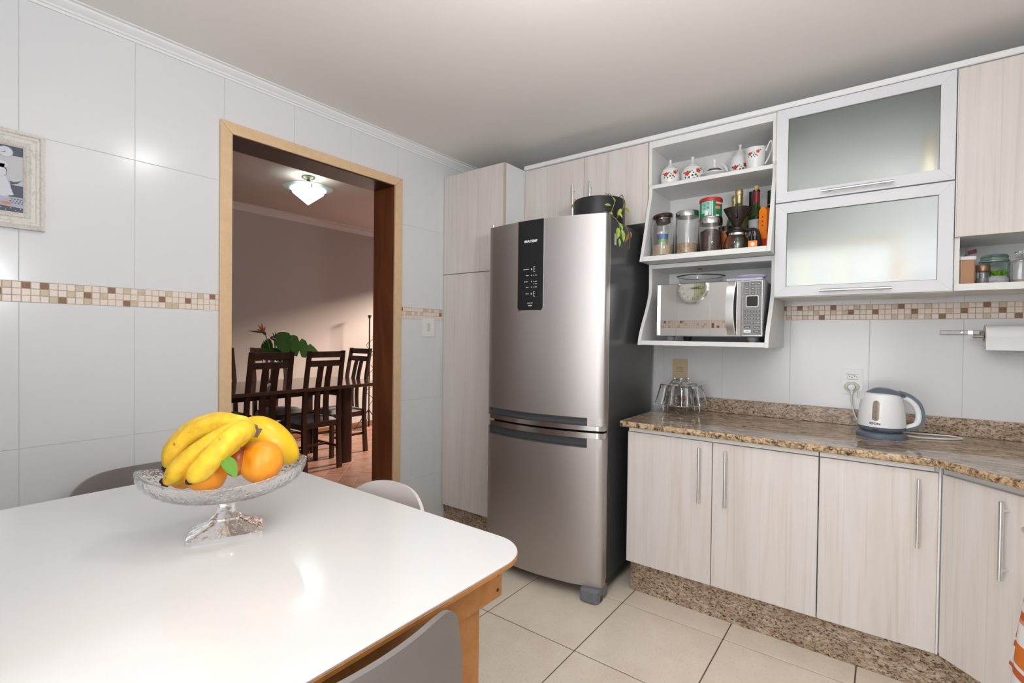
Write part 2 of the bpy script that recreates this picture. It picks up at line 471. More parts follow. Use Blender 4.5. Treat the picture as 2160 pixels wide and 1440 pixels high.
part('tiling', bt, TILE, wf, kind='stuff')
bmz.slot(3).box(0, FX0, YF-.006, YF-.004, MB, MT).box(FX1, XR, YF-.006, YF-.004, MB, MT)
for c in range(int(XR/MP)):
    for r in range(3):
        x0 = c*MP
        if FX0-.02 < x0 < FX1: continue
        q = rng.random(); bmz.slot(2 if q < .1 else 1 if q < .23 else 0)
        bmz.box(x0+.001, x0+MP-.001, YF-.005, YF-.0005, MT-(r+1)*MP+.001, MT-r*MP-.001)
part('mosaic_band', bmz, [MOS['L'], MOS['S'], MOS['D'], MGROUT], wf, kind='stuff')
struct('door_2', B().box(FX0-.03, FX0+.03, YF-.16, YF+.012, 0, FZ+.03, .004).box(FX1-.0, FX1+.05, YF-.16, YF+.012, 0, FZ+.03, .004)
       .box(FX0+.03, FX1, YF-.16, YF+.012, FZ-.03, FZ+.03, .004), CASING)
# hall behind the camera
hl = struct('wall_hall', B().box(-.3, 3.8, -4.80, -4.72, 0, 2.5).box(.3, .38, -4.72, YF-.15, 0, 2.5).box(3.3, 3.38, -4.72, YF-.15, 0, 2.5), mat('hall_paint', (.74, .74, .73), .8))
# ceiling and cornice
struct('ceiling', B().box(-.178, XR+.15, YF-.15, .15, KZ, KZ+.1), CEIL)
struct('ceiling_hall', B().box(.3, 3.38, -4.8, YF-.15, 2.42, 2.5), CEIL)
cp = [(0, 2.385), (.006, 2.385), (.007, 2.394), (.014, 2.396), (.016, 2.402), (.026, 2.408), (.036, 2.418), (.038, 2.424), (.050, 2.426), (.050, KZ), (0, KZ)]
struct('trim_1', B().prism(cp, YF, -.02, 1), PLAST, smooth=20)
struct('trim_5', B().prism([(YF+(a if True else 0), z) for a, z in cp], 0.05, XR, 0), PLAST, smooth=20)
# floor
FS = .4503; FX, FY = .951, -1.1519
fl = struct('floor', B().box(-.178, XR+.15, -4.8, .15, -.10, -.004), FGROUT)
fm = {}
def floor_tile(x0, x1, y0, y1):
    g = .0024; k = (round(x1-x0, 3), round(y1-y0, 3))
    if k not in fm:
        w, h = (x1-x0)/2-g, (y1-y0)/2-g
        fm[k] = mesh_of(B().box(-w, w, -h, h, -.004, 0, .0012), 'tile', FLOORT)
    o = link('tile', fm[k], fl); o.location = ((x0+x1)/2, (y0+y1)/2, 0)
for i in range(-3, 7):
    for j in range(-8, 4):
        x0, x1 = max(FX+i*FS, 0), min(FX+(i+1)*FS, XR); y0, y1 = max(FY+j*FS, -4.7), min(FY+(j+1)*FS, 0)
        if x1-x0 > .03 and y1-y0 > .03: floor_tile(x0, x1, y0, y1)

# doorway in the left wall: cream casing, dark jamb
d1 = struct('door_1')
OY0, OY1, OZ = -1.906, -.873, 2.197
cw = .053
def casing(name, outline):  # mitred board on the wall face
    o = part(name, B().prism(outline, .0, .013, 0), CASING, d1); mb = o.modifiers.new('bevel', 'BEVEL'); mb.width = .003; mb.segments = 2; return o
casing('casing_board', [(OY0, 0), (DY0-.001, 0), (DY0-.001, DZ), (OY0, OZ)])
casing('casing_board', [(DY1+.001, 0), (OY1, 0), (OY1, OZ), (DY1+.001, DZ)])
casing('casing_board', [(OY0+.0006, OZ), (DY0-.0004, DZ+.0006), (DY1+.0004, DZ+.0006), (OY1-.0006, OZ)])
part('jamb', B().box(DTX-.012, .0, DY0-.001, DY0+.002, 0, DZ-.0045, .0), JAMB, d1)
part('jamb', B().box(DTX-.012, .0, DY1-.002, DY1+.001, 0, DZ-.0045, .0), JAMB, d1)
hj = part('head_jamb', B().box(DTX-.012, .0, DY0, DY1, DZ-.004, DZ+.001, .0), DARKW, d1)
part('screw_hole', B().lathe([(0, -.0005), (.006, -.0005), (.006, 0)], 10, T(-.10, -1.40, DZ-.004)).lathe([(0, -.0005), (.006, -.0005), (.006, 0)], 10, T(-.07, -1.36, DZ-.004)), BLK, hj)

# dining room shell
DX, DCZ = -3.22, 2.64
dw = struct('wall_dining_far', B().box(DX-.1, DX, -3.1, 2.9, 0, DCZ+.05), DWALL)
struct('wall_dining_left', B().box(DX-.1, DTX, -3.1, -3.0, 0, DCZ+.05), DWALL)
struct('wall_dining_right', B().box(DX-.1, -3.15, 2.8, 2.9, 0, DCZ+.05).box(-1.05, DTX, 2.8, 2.9, 0, DCZ+.05).box(-3.15, -1.05, 2.8, 2.9, 0, .35).box(-3.15, -1.05, 2.8, 2.9, 2.28, DCZ+.05), DWALL)
struct('window_1', B().box(-3.15, -3.10, 2.82, 2.88, .35, 2.28, .003).box(-1.10, -1.05, 2.82, 2.88, .35, 2.28, .003).box(-3.10, -1.10, 2.82, 2.88, .35, .40, .003).box(-3.10, -1.10, 2.82, 2.88, 2.23, 2.28, .003), WFRAME)
struct('ceiling_dining', B().box(DX-.1, DTX, -3.1, 2.9, DCZ, DCZ+.1), DCEIL)
cpd = [(DX+a, z) for a, z in ((0, 2.565), (.02, 2.567), (.03, 2.59), (.055, 2.61), (.06, 2.632), (.075, DCZ), (0, DCZ))]
struct('trim_2', B().prism(cpd, -3.0, 2.8, 1), mat('dining_cornice_paint', (.66, .57, .52), .7), smooth=20)
struct('baseboard_dining', B().box(DX, DX+.015, -3, 2.8, 0, .075, .003), SKIRT)
df = struct('floor_dining', B().box(DX-.1, DTX, -3.1, 2.9, -.1, -.004), TGROUT)
tm = mesh_of(B().box(-.148, .148, -.073, .073, -.004, 0, .0018), 'tile', TERRA)
ux, uy = Vector((1, -1)).normalized(), Vector((1, 1)).normalized()
org = Vector((-1.806, .276))
cnt = 0; far = B()
for i in range(-14, 15):
    for j in range(-26, 26):
        c = org+ux*((i+.5)*.30+(.10 if j % 2 else 0)+.0)+uy*((j+.5)*.148)
        if not (-3.15 < c.x < -.25 and -2.4 < c.y < 2.2): continue
        Mt = T(c.x, c.y, 0) @ Matrix.Rotation(-PI/4, 4, 'Z')
        # tiles the doorway lets one see are objects, the rest one joined part
        dxy = (c-Vector((CAM.x, CAM.y))); s_ = -CAM.x/dxy.x if dxy.x else 0
        ydoor = CAM.y+dxy.y*s_
        if DY0-.1 < ydoor < DY1+.05 and c.x < -.9 and cnt < 290: link('tile', tm, df, Mt); cnt += 1
        else: far.box(-.148, .148, -.073, .073, -.004, 0, 0, Mt)
part('tiling', far, TERRA, df, kind='stuff')

# light switch and sockets
def plate(name, label, c, w, h, matr, normal='X'):
    t = thing(name, label, 'wall plate' if 'socket' not in name else 'socket', c)
    return t
a = W(891, 671, 0, 0); c_ = W(914, 709.5, 0, 0)
t = thing('light_switch', 'white light switch plate on the tiles beside the doorway', 'switch', (0, (a.y+c_.y)/2, (a.z+c_.z)/2))
hw, hh = (c_.y-a.y)/2, (a.z-c_.z)/2
part('plate', B().prism(rrect(hw*2, hh*2, .006), 0, .007, 0), WPL, t, 40)
part('rocker', B().box(.007, .0095, -.012, .012, -.022, .022, .001), mat('ivory_plastic', (.66, .60, .48), .35), t)
for zz in (.023, -.023): part('rocker_seam', B().box(.0072, .0085, -.013, .013, zz-.0006, zz+.0006), KTXT, t)
def socket(label, x0, x1, z0, z1, matr, spots, loc=None):
    cx, cz = (x0+x1)/2, (z0+z1)/2
    t = thing('wall_socket', label, 'socket', (cx, 0, cz))
    part('plate', B().prism(rrect(x1-x0, z1-z0, .006), -.007, 0, 1), matr, t, 40)
    for dz in spots:
        w, h = .023, .0115
        ins = part('outlet', B().box(-w, w, -.0085, -.007, dz-h, dz+h, .0006), matr, t)
        b = B()
        hexo = [(-.019, -.001), (-.012, .0075), (.012, .0075), (.019, -.001), (.012, -.0085), (-.012, -.0085)]
        for k in range(6):
            p, q = Vector(hexo[k]), Vector(hexo[(k+1) % 6])
            if k in (0, 1, 2): b.tube([(p.x, -.0087, dz+p.y), (q.x, -.0087, dz+q.y)], .0006, 4)
        b.box(-w-.001, w+.001, -.0078, -.0069, dz+h, dz+h+.0012).box(-w-.001, w+.001, -.0078, -.0069, dz-h-.0012, dz-h)
        for hx, hz in ((-.0095, 0), (0, -.003), (.0095, 0)): b.lathe([(0, 0), (.0021, 0), (.0021, .001), (0, .001)], 8, T(hx, -.0084, dz+hz) @ Matrix.Rotation(PI/2, 4, 'X'))
        part('pin_holes', b, KTXT, ins)
    return t
socket('yellowed socket plate on the tiles behind the glass rack', 1.382, 1.467, 1.008, 1.130, CREAMPL, [.0])
sk = socket('white double socket plate with a plug, left of the kettle', 2.203, 2.288, .992, 1.112, WPL, [.024])

# ================================================================ KITCHEN CABINETS
def bar_handle(parent, p0, p1, out, r=.006, standoff=.028, name='handle'):
    """bar from p0 to p1 (points on the door face), standing off along out"""
    p0, p1, out = Vector(p0), Vector(p1), Vector(out)
    d = (p1-p0); b = B().tube([p0+out*standoff, p1+out*standoff], r, 12)
    for k in (.12, .88): b.tube([p0+d*k, p0+d*k+out*standoff], r*.7, 8)
    return part(name, b, NICKEL, parent, 40, world=True)
OUT = (0, -1, 0)
# tall cabinet in the corner
tc = thing('tall_cabinet', 'tall pale wood-grain cabinet between the doorway wall and the fridge', 'cabinet', (.256, -.25, 0))
part('carcass', B().box(.003, .512, -.49, -.002, .115, 2.305, .001), WLAM, tc, world=True)
du = part('door', B().box(.003, .503, -.511, -.4905, 1.654, 2.303, .0015), LAM, tc, world=True)
dl = part('door', B().box(.003, .503, -.511, -.4905, .116, 1.649, .0015), LAM, tc, world=True)
part('edge_strip', B().box(.5035, .512, -.511, -.4905, .116, 2.303, .0008), mat('beige_edge_strip', (.52, .42, .33), .4), tc, world=True)
bar_handle(du, (.455, -.511, 1.925), (.455, -.511, 1.69), OUT); bar_handle(dl, (.455, -.511, 1.60), (.455, -.511, 1.36), OUT)
tag(part('cabinet_plinth', B().box(.003, .60, -.485, -.47, 0, .114, .001), GRANV), 'speckled granite plinth under the tall corner cabinet', 'plinth')
# cabinet above the fridge
ua = thing('upper_cabinet', 'pale wood-grain wall cabinet with two doors above the fridge', 'cabinet', (.92, -.14, 1.875))
part('carcass', B().box(.5135, 1.3335, -.279, -.001, 1.875, 2.305, .001), WLAM, ua, world=True)
for x0, x1, hx in ((.515, .9385, .882), (.9415, 1.332, .995)):
    d = part('door', B().box(x0, x1, -.298, -.2795, 1.872, 2.303, .0015), LAM, ua, world=True)
    bar_handle(d, (hx, -.298, 2.147), (hx, -.298, 1.905), OUT)
struct('trim_3', B().box(.513, 3.2, -.312, -.300, 2.3055, 2.331, .003).box(.513, 3.2, -.300, -.02, 2.3055, 2.309), PLAST)

# open shelf unit with wavy sides
NX0, NX1, PT = 1.3365, 1.9525, .017
sh = thing('open_shelf_unit', 'white open wall shelf unit with wavy side panels and microwave bay', 'shelf', ((NX0+NX1)/2, -.15, 1.21))
def smooth_pts(pts, n=6): return [(p.x, p.y) for p in [Vector((q[0], q[1])) for q in bezier([(a, z, 0) for a, z in pts], n)]]
up = [(-.297, 2.304), (-.297, 2.08)]+smooth_pts([(-.285, 2.062), (-.292, 2.01), (-.318, 1.93), (-.352, 1.81), (-.392, 1.69), (-.407, 1.646)], 5)
lo = smooth_pts([(-.276, 1.6445), (-.272, 1.58), (-.276, 1.49), (-.318, 1.40), (-.372, 1.315), (-.404, 1.255), (-.415, 1.212)], 5)
for x in (NX0, NX1-PT):
    part('side_panel', B().prism([(-.001, 1.646), (-.001, 2.304)]+up, x, x+PT, 0), WLAM, sh, world=True)
    part('side_panel', B().prism([(-.001, 1.212), (-.001, 1.6445)]+lo, x, x+PT, 0), WLAM, sh, world=True)
ix0, ix1 = NX0+PT, NX1-PT
part('top_panel', B().box(ix0, ix1, -.296, -.001, 2.268, 2.304, .001), WLAM, sh, world=True)
part('shelf', B().box(ix0, ix1, -.292, -.006, 2.050, 2.070, .001), WLAM, sh, world=True)
part('shelf', B().box(ix0, ix1, -.405, -.001, 1.6465, 1.672, .001), WLAM, sh, world=True)
part('bay_top', B().box(ix0, ix1, -.274, -.001, 1.622, 1.6445, .001), WLAM, sh, world=True)
part('bay_floor', B().box(ix0, ix1, -.414, -.001, 1.2125, 1.235, .001), WLAM, sh, world=True)
part('back_panel', B().box(ix0, ix1, -.006, -.001, 1.672, 2.268), WLAM, sh, world=True)
part('back_panel', B().box(ix0, ix1, -.006, -.001, 1.235, 1.622), WLAM, sh, world=True)
part('cable_hole', B().lathe([(0, -.001), (.014, -.001), (.014, .0005)], 20, T(1.57, -.15, 1.6215)), BLK, sh, world=True)

# cabinet with two frosted flap doors
gc = thing('glass_cabinet', 'white wall cabinet with two stacked frosted glass flap doors', 'cabinet', (2.265, -.15, 1.445))
GX0, GX1 = 1.9545, 2.5755
part('carcass', B().box(GX0, GX0+.016, -.299, -.001, 1.443, 2.300).box(GX1-.016, GX1, -.299, -.001, 1.443, 2.300)
     .box(GX0+.016, GX1-.016, -.299, -.001, 2.282, 2.300).box(GX0+.016, GX1-.016, -.299, -.001, 1.443, 1.461)
     .box(GX0+.016, GX1-.016, -.297, -.001, 1.866, 1.882).box(GX0+.016, GX1-.016, -.008, -.001, 1.461, 2.282), WLAM, gc, world=True)
def flap(z0, z1, hz):
    x0, x1, fy, by = 1.9565, 2.5725, -.3215, -.3005; w = .046
    d = part('door', B().prism([(x0, z0), (x0+w, z0+w), (x0+w, z1-w), (x0, z1)], by, fy, 1).prism([(x1, z0), (x1, z1), (x1-w, z1-w), (x1-w, z0+w)], by, fy, 1)
             .prism([(x0+.0004, z0), (x1-.0004, z0), (x1-w, z0+w-.0004), (x0+w, z0+w-.0004)], by, fy, 1).prism([(x0+.0004, z1), (x0+w, z1-w+.0004), (x1-w, z1-w+.0004), (x1-.0004, z1)], by, fy, 1), WFRAME, gc, world=True)
    part('pane', B().box(x0+w-.006, x1-w+.006, -.314, -.310, z0+w-.006, z1-w+.006), FROST, d, world=True, label='frosted glass pane')
    part('seal', B().box(x0+w-.001, x1-w+.001, -.3135, -.3155, z1-w-.0018, z1-w+.0005).box(x0+w-.001, x0+w+.0015, -.3135, -.3155, z0+w, z1-w).box(x1-w-.0015, x1-w+.001, -.3135, -.3155, z0+w, z1-w).box(x0+w-.001, x1-w+.001, -.3135, -.3155, z0+w-.0005, z0+w+.0015), mat('grey_seal', (.16, .16, .16), .6), d, world=True)
    bar_handle(d, (2.136, fy, hz), (2.386, fy, hz), OUT, .0055, .026)
flap(1.876, 2.297, 1.897); flap(1.446, 1.870, 1.466)
# right wall cabinet with open shelf below
rc = thing('wall_cabinet', 'pale wood-grain wall cabinet over an open spice shelf, at the right edge', 'cabinet', (2.86, -.15, 1.445))
part('carcass', B().box(2.577, 3.15, -.299, -.001, 1.655, 2.300, .001).box(2.577, 2.593, -.299, -.001, 1.474, 1.655).box(3.134, 3.15, -.299, -.001, 1.474, 1.655), WLAM, rc, world=True)
part('shelf', B().box(2.577, 3.15, -.302, -.001, 1.447, 1.474, .001), WLAM, rc, world=True)
part('door', B().box(2.579, 2.97, -.319, -.2995, 1.653, 2.297, .0015), LAM, rc, world=True)
part('door', B().box(2.973, 3.149, -.319, -.2995, 1.653, 2.297, .0015), LAM, rc, world=True)
part('edge_strip', B().box(2.5762, 2.5788, -.320, -.2995, 1.653, 2.297), WLAM, rc, world=True)

# base cabinets
HC = .845
YD = -.604
c1 = thing('base_cabinet', 'pale wood-grain base cabinet with two doors beside the fridge', 'cabinet', (1.772, -.3, 0))
part('carcass', B().box(1.377, 2.169, -.584, -.002, .158, .816, .001), WLAM, c1, world=True)
for x0, x1, hx in ((1.374, 1.7695, 1.720), (1.7725, 2.1695, 1.830)):
    d = part('door', B().box(x0, x1, YD, -.5845, .1585, .792, .0015), LAM, c1, world=True); bar_handle(d, (hx, YD, .767), (hx, YD, .523), OUT)
part('top_rail', B().box(1.377, 2.169, -.600, -.5845, .7945, .8165, .001), WLAM, c1, world=True)
c2 = thing('base_cabinet', 'pale wood-grain base cabinet with a single door, below the kettle', 'cabinet', (2.348, -.3, 0))
part('carcass', B().box(2.171, 2.540, -.584, -.002, .158, .816, .001), WLAM, c2, world=True)
d = part('door', B().box(2.1735, 2.527, YD, -.5845, .1585, .792, .0015), LAM, c2, world=True); bar_handle(d, (2.471, YD, .767), (2.471, YD, .525), OUT)
part('top_rail', B().box(2.1725, 2.515, -.600, -.5845, .7945, .8165, .001), WLAM, c2, world=True)
# diagonal corner cabinet
DA = Vector((2.536, -.606, 0)); DD = Vector((.7071, -.7071, 0)); DN = Vector((-.7071, -.7071, 0)); DL = .43
DE = DA+DD*DL
c3 = thing('base_cabinet', 'pale wood-grain corner base cabinet with a diagonal door', 'cabinet', (2.9, -.5, 0))
pA, pE = DA-DN*.021, DE-DN*.021
part('carcass', B().prism([(2.5415, -.586), (pA.x, pA.y), (pE.x, pE.y), (pE.x+.02, -.9), (3.41, -.9), (3.41, -.01), (2.5415, -.01)], .158, .816, 2), WLAM, c3, world=True)
Md = Matrix(((DD.x, DN.x, 0, DA.x), (DD.y, DN.y, 0, DA.y), (0, 0, 1, 0), (0, 0, 0, 1)))
d = part('door', B().box(.0, DL, -.020, 0, .1585, .790, .0015, Md), LAM, c3, world=True)
h0 = DA+DD*.205
bar_handle(d, (h0.x, h0.y, .765), (h0.x, h0.y, .525), DN, .0065, .03)
part('edge_strip', B().box(2.5275, 2.533, -.604, -.5845, .158, .812), WLAM, c3, world=True)
part('top_rail', B().box(.0, DL, -.030, -.022, .793, .816, 0, Md), mat('beige_rail', (.50, .43, .37), .4), c3, world=True)
# right run cabinet (only its towel reaches the frame)
c4 = thing('base_cabinet', 'pale wood-grain base cabinet with a towel rail, beyond the diagonal corner', 'cabinet', (3.1, -1.5, 0))
part('carcass', B().box(2.862, 3.41, -2.28, -.93, .158, .816, .001), WLAM, c4, world=True)
for y0, y1 in ((-2.28, -1.606), (-1.603, -.93)):
    d = part('door', B().box(2.842, 2.8615, y0, y1, .1585, .792, .0015), LAM, c4, world=True)
rail = part('towel_rail', B().tube([(2.685, -.93, .735), (2.685, -1.45, .735)], .007, 10).tube([(2.685, -.98, .735), (2.842, -.98, .735)], .006, 8).tube([(2.685, -1.40, .735), (2.842, -1.40, .735)], .006, 8), NICKEL, c4, 40, world=True)
# plinth
pl = [(1.378, -.556), (2.556, -.564), (2.556+.30, -.564-.30), (2.885, -.90), (2.885, -2.25), (2.905, -2.25), (2.905, -.89), (2.87, -.85), (2.565, -.544), (1.378, -.536)]
tag(part('cabinet_plinth', B().prism(pl, 0, .156, 2), GRANV), 'speckled granite plinth under the base cabinet run', 'plinth')
# worktop: rough front edge, polished top, upstand
wt = thing('worktop', 'brown speckled granite worktop with a rough front edge and upstand', 'worktop', (2.2, -.3, HC))
CE = Vector((2.52, -.634)); CE2 = CE+Vector((.7071, -.7071))*.43
po = [(1.347, -.634), (CE.x, CE.y), (CE2.x, CE2.y), (CE2.x, -2.3), (3.42, -2.3), (3.42, -.001), (1.347, -.001)]
part('slab', B().prism(po, HC-.027, HC, 2), [GRAN], wt, world=True)
def rough_edge(pts, z0, z1, seed=1):
    b = B(); rg = random.Random(seed); path = []
    for k in range(len(pts)-1):
        p, q = Vector(pts[k]), Vector(pts[k+1]); n = max(2, int((q-p).length/.012))
        path += [p.lerp(q, i/n) for i in range(n)]
    path.append(Vector(pts[-1]))
    rows = []
    for i, p in enumerate(path):
        t = (path[min(i+1, len(path)-1)]-path[max(i-1, 0)]).normalized(); n = Vector((t.y, -t.x))
        rows.append([(p.x+n.x*o, p.y+n.y*o, z) for z, o in ((z1-.0005, -.002), (z1, .0005+rg.random()*.001), (z1-.007, .003+rg.random()*.003), (z1-.015, .003+rg.random()*.004), (z0+.004, .002+rg.random()*.003), (z0, .0+rg.random()*.001), (z0+.0005, -.002))])
    k = len(rows[0]); vs = [p for r_ in rows for p in r_]
    b.add(vs, [(i*k+j, (i+1)*k+j, (i+1)*k+j+1, i*k+j+1) for i in range(len(rows)-1) for j in range(k-1)])
    return b
part('rough_edge', rough_edge([po[0], po[1], po[2], po[3]], HC-.027, HC), GRANE, wt, 60, world=True)
part('side_edge', B().box(1.3445, 1.3468, -.633, -.002, HC-.0265, HC-.0005), GRANE, wt, world=True)
part('upstand', B().box(1.347, 3.40, -.020, -.001, HC+.0005, .921, .0015), GRANV, wt, world=True)
part('upstand', B().box(3.401, 3.42, -2.3, -.001, HC+.0005, .921, .0015), GRANV, wt, world=True)

# ================================================================ FRIDGE
FR = thing('fridge', 'stainless steel two-door fridge with a black control strip', 'fridge', (.983, -.779, 0), R(3.6))
HWD = .339
def bow(x): return -.052*(1-(x/HWD)**2)
def slab(x0, x1, z0, z1, off=0, back=.045, n=18, rnd=True):
    b = B(); xs = [x0+(x1-x0)*i/n for i in range(n+1)]
    out = [(x, bow(x)+off) for x in xs]
    if rnd:
        if abs(x1-HWD) < .002: out = out[:-1]+[(x1-.006, bow(x1-.006)+off+.0005), (x1-.0015, bow(x1)+off+.004), (x1, bow(x1)+off+.010)]
        if abs(x0+HWD) < .002: out = [(x0, bow(x0)+off+.010), (x0+.0015, bow(x0)+off+.004), (x0+.006, bow(x0+.006)+off+.0005)]+out[1:]
    out += [(x1, back), (x0, back)]
    return b.prism(out, z0, z1, 2)
part('body', B().box(-.337, .337, .052, .70, .075, 1.822, .004), DGREY, FR)
part('gasket', B().box(-.325, .325, .044, .053, .09, 1.81), BLK, FR)
def joinb(*bs):
    o = B()
    for q in bs: o.add(q.v, q.f)
    return o
ZL1, ZL0, ZG = .828, .806, .800
rx0, rx1 = -.320, .262
ud = part('door', joinb(slab(-HWD, HWD, .866, 1.833), slab(-HWD, rx0, ZL1, .866, rnd=True, n=2), slab(rx1, HWD, ZL1, .866, n=4)), STEEL, FR, 40, label='upper stainless fridge door')
part('handle_recess', joinb(slab(rx0, rx1, ZL1, .866, .034, .045), slab(rx0, rx1, .862, .8662, .001, .045)), HREC, ud, 40)
part('handle_lip', slab(-HWD, HWD, ZL0, ZL1-.0006, -.004), CHROME if False else mat('lip_steel', (.62, .60, .585), .22, metal=1), ud, 40)
ld = part('door', joinb(slab(-HWD, HWD, .062, .722), slab(-HWD, rx0, .722, .768, n=2), slab(rx1, HWD, .722, .768, n=4)), STEEL, FR, 40, label='lower stainless freezer door')
part('handle_recess', joinb(slab(rx0, rx1, .7225, .768, .034, .045), slab(rx0, rx1, .7225, .726, .001, .045)), HREC, ld, 40)
part('handle_lip', slab(-HWD, HWD, .7686, .7955, -.004), MATS['lip_steel'], ld, 40)
# black control strip with rounded lower corners and a bright rim
def strip(x0, x1, z0, z1, r, off, th):
    b = B(); n = 24; top, bot = [], []
    for i in range(n+1):
        x = x0+(x1-x0)*i/n; e = max(0, x0+r-x, x-x1+r); zb_ = z0+r-math.sqrt(max(0, r*r-e*e))
        top.append((x, bow(x)+off, z1)); bot.append((x, bow(x)+off, zb_))
    back = [(x, y+th, z) for x, y, z in top]+[(x, y+th, z) for x, y, z in bot]; m_ = n+1
    vs = top+bot+back
    fs = [(i, i+1, m_+i+1, m_+i) for i in range(n)]+[(i+1, i, 2*m_+i, 2*m_+i+1) for i in range(n)]+[(m_+i, m_+i+1, 3*m_+i+1, 3*m_+i) for i in range(n)]+[(0, m_, 3*m_, 2*m_), (n, 2*m_+n, 3*m_+n, m_+n)]
    return b.add(vs, fs)
sx0, sx1 = -.122, .030
part('strip_rim', strip(sx0-.003, sx1+.0005, 1.377, 1.8332, .018, -.0006, .004), CHROME, ud)
cs = part('control_strip', strip(sx0, sx1-.0015, 1.380, 1.8336, .016, -.0016, .004), BLKG, ud, label='glossy black control strip')
def fr_text(s, size, x, z, bold=0, name='lettering', par=cs):
    ang = math.atan2(bow(x+.01)-bow(x-.01), .02)
    return text(s, size, WTXT, par, T(x, bow(x)-.0024, z) @ Matrix.Rotation(ang, 4, 'Z') @ RX90, name, bold)
fr_text('BRASTEMP', .0165, -.044, 1.727, .0006, 'brand_lettering')
for zz, l, ic, r_ in ((1.587, 'REFRIGERADOR', 1, 3), (1.556, 'TURBO', 0, 1), (1.525, 'SMART ICE', 0, 2), (1.497, 'SMART', 0, 1), (1.464, 'FREEZER', 1, 3)):
    fr_text(l, .0050, -.071 if len(l) > 7 else -.063, zz, .0001)
    ic_b = B().box(-.0405, -.0365, bow(-.04)-.0026, bow(-.04)-.0016, zz-.0045 if ic else zz-.002, zz+.0045 if ic else zz+.002)
    part('indicator', ic_b, WTXT, cs)
    b = B(); yy = bow(-.02)-.0026
    if r_ == 3:
        b.box(-.0255, -.0240, yy, yy+.001, zz-.014, zz+.013)
        for q in (-.013, 0, .012): b.box(-.024, -.017, yy, yy+.001, zz+q-.0007, zz+q+.0007)
    else:
        for q in range(r_):
            b.box(-.0255, -.0225, yy, yy+.001, zz-.0015-q*.012, zz+.0015-q*.012); b.box(-.019, -.006, yy+.0004, yy+.002, zz-.001-q*.012, zz+.001-q*.012)
    part('indicator', b, WTXT, cs)
fr_text('FROST FREE', .0060, -.045, 1.417, .0001); fr_text('INVERSE', .0060, -.045, 1.404, .0002)
part('top_hinge_cover', B().box(.18, .335, .0, .10, 1.823, 1.842, .004), HREC, FR)
part('seam_trim', B().box(.3365, .3385, .046, .051, .09, 1.82), NICKEL, FR)
part('rating_label', B().box(.3372, .3378, .10, .125, 1.70, 1.755), WTXT, FR)
for x in (-.27, .295):
    ft = part('foot', B().prism([(x-.05, -.038), (x-.04, -.052), (x+.03, -.052), (x+.044, -.040), (x+.044, .075), (x-.05, .075)], .002, .060, 2), GFOOT, FR)
    mbv = ft.modifiers.new('bevel', 'BEVEL'); mbv.width = .006; mbv.segments = 2
    part('foot_slot', B().box(x+.0425, x+.0445, -.015, .012, 0.002, .030), BLK, ft)
part('base_tray', B().box(-.32, .33, .06, .66, .03, .076, .003), BLK, FR)
for x in (-.25, .25): part('caster', B().lathe([(0, -.012), (.030, -.012), (.030, .012), (0, .012)], 16, T(x, .55, .030) @ Matrix.Rotation(PI/2, 4, 'Y')), BLK, FR)

# ================================================================ KITCHEN LAMP (out of frame, it lights the room)
LAMPM = mat('kitchen_lamp_diffuser', (.9, .9, .9), .5, emit=(.94, .965, 1.0), estr=31)
kl = thing('ceiling_lamp', 'round white flush ceiling lamp in the middle of the kitchen', 'lamp', (1.58, -1.74, 2.3495))
part('base', B().lathe([(0, .0800), (.05, .0800), (.06, .072), (.03, .060), (.03, .05), (0, .05)], 32), WPL, kl, 40)
part('diffuser', B().lathe([(0, -.005), (.05, .0), (.095, .015), (.112, .034), (.095, .046), (.05, .052), (0, .053)], 32), LAMPM, kl, 50)

# ================================================================ KITCHEN TABLE AND CHAIRS
TZ = .76
kt = thing('kitchen_table', 'white glossy kitchen table with rounded corners and orange wood frame', 'table', (1.085, -2.41, 0))
TX0, TX1, TY0, TY1 = .452, 1.725, -2.90, -1.918
tw_, th_ = TX1-TX0, TY1-TY0; tcx, tcy = (TX0+TX1)/2, (TY0+TY1)/2
def ringp(w, h, r, z): return [(tcx+x, tcy+y, z) for x, y in rrect(w, h, r, 10)]
def stack(rings):
    b = B(); n = len(rings[0]); vs = [p for q in rings for p in q]
    fs = [(j*n+i, j*n+(i+1) % n, (j+1)*n+(i+1) % n, (j+1)*n+i) for j in range(len(rings)-1) for i in range(n)]
    return b.add(vs, fs+[tuple(range(n))[::-1], tuple((len(rings)-1)*n+i for i in range(n))])
part('top', stack([ringp(tw_-.002, th_-.002, .099, TZ-.006), ringp(tw_, th_, .10, TZ-.004), ringp(tw_, th_, .10, TZ-.0015), ringp(tw_-.003, th_-.003, .0985, TZ)]), LACQ, kt, 30, world=True)
part('underframe', stack([ringp(tw_-.115, th_-.115, .05, TZ-.036), ringp(tw_-.10, th_-.10, .055, TZ-.034), ringp(tw_-.030, th_-.030, .085, TZ-.022), ringp(tw_+.000, th_+.000, .10, TZ-.015), ringp(tw_+.003, th_+.003, .1015, TZ-.0065)]), OAK, kt, 30, world=True)
ax0, ax1, ay0, ay1 = TX0+.06, TX1-.06, TY0+.055, TY1-.045
for nm, bb in (('apron', B().box(ax1-.022, ax1, ay0, ay1, .645, TZ-.036, .0015)), ('apron', B().box(ax0, ax0+.022, ay0, ay1, .645, TZ-.036, .0015)),
               ('apron', B().box(ax0+.03, ax1-.03, ay1-.075, ay1-.053, .655, TZ-.036, .0015)), ('apron', B().box(ax0+.03, ax1-.03, ay0+.053, ay0+.075, .655, TZ-.036, .0015))):
    ap = part(nm, bb, OAK, kt, world=True)
    if bb.v[0][0] > .5:
        pass
b = B()
for zz in (.700, .664): b.lathe([(0, -.0005), (.0042, -.0005), (.0042, .001)], 10, T(ax1, ay1-.016, zz) @ Matrix.Rotation(PI/2, 4, 'Y'))
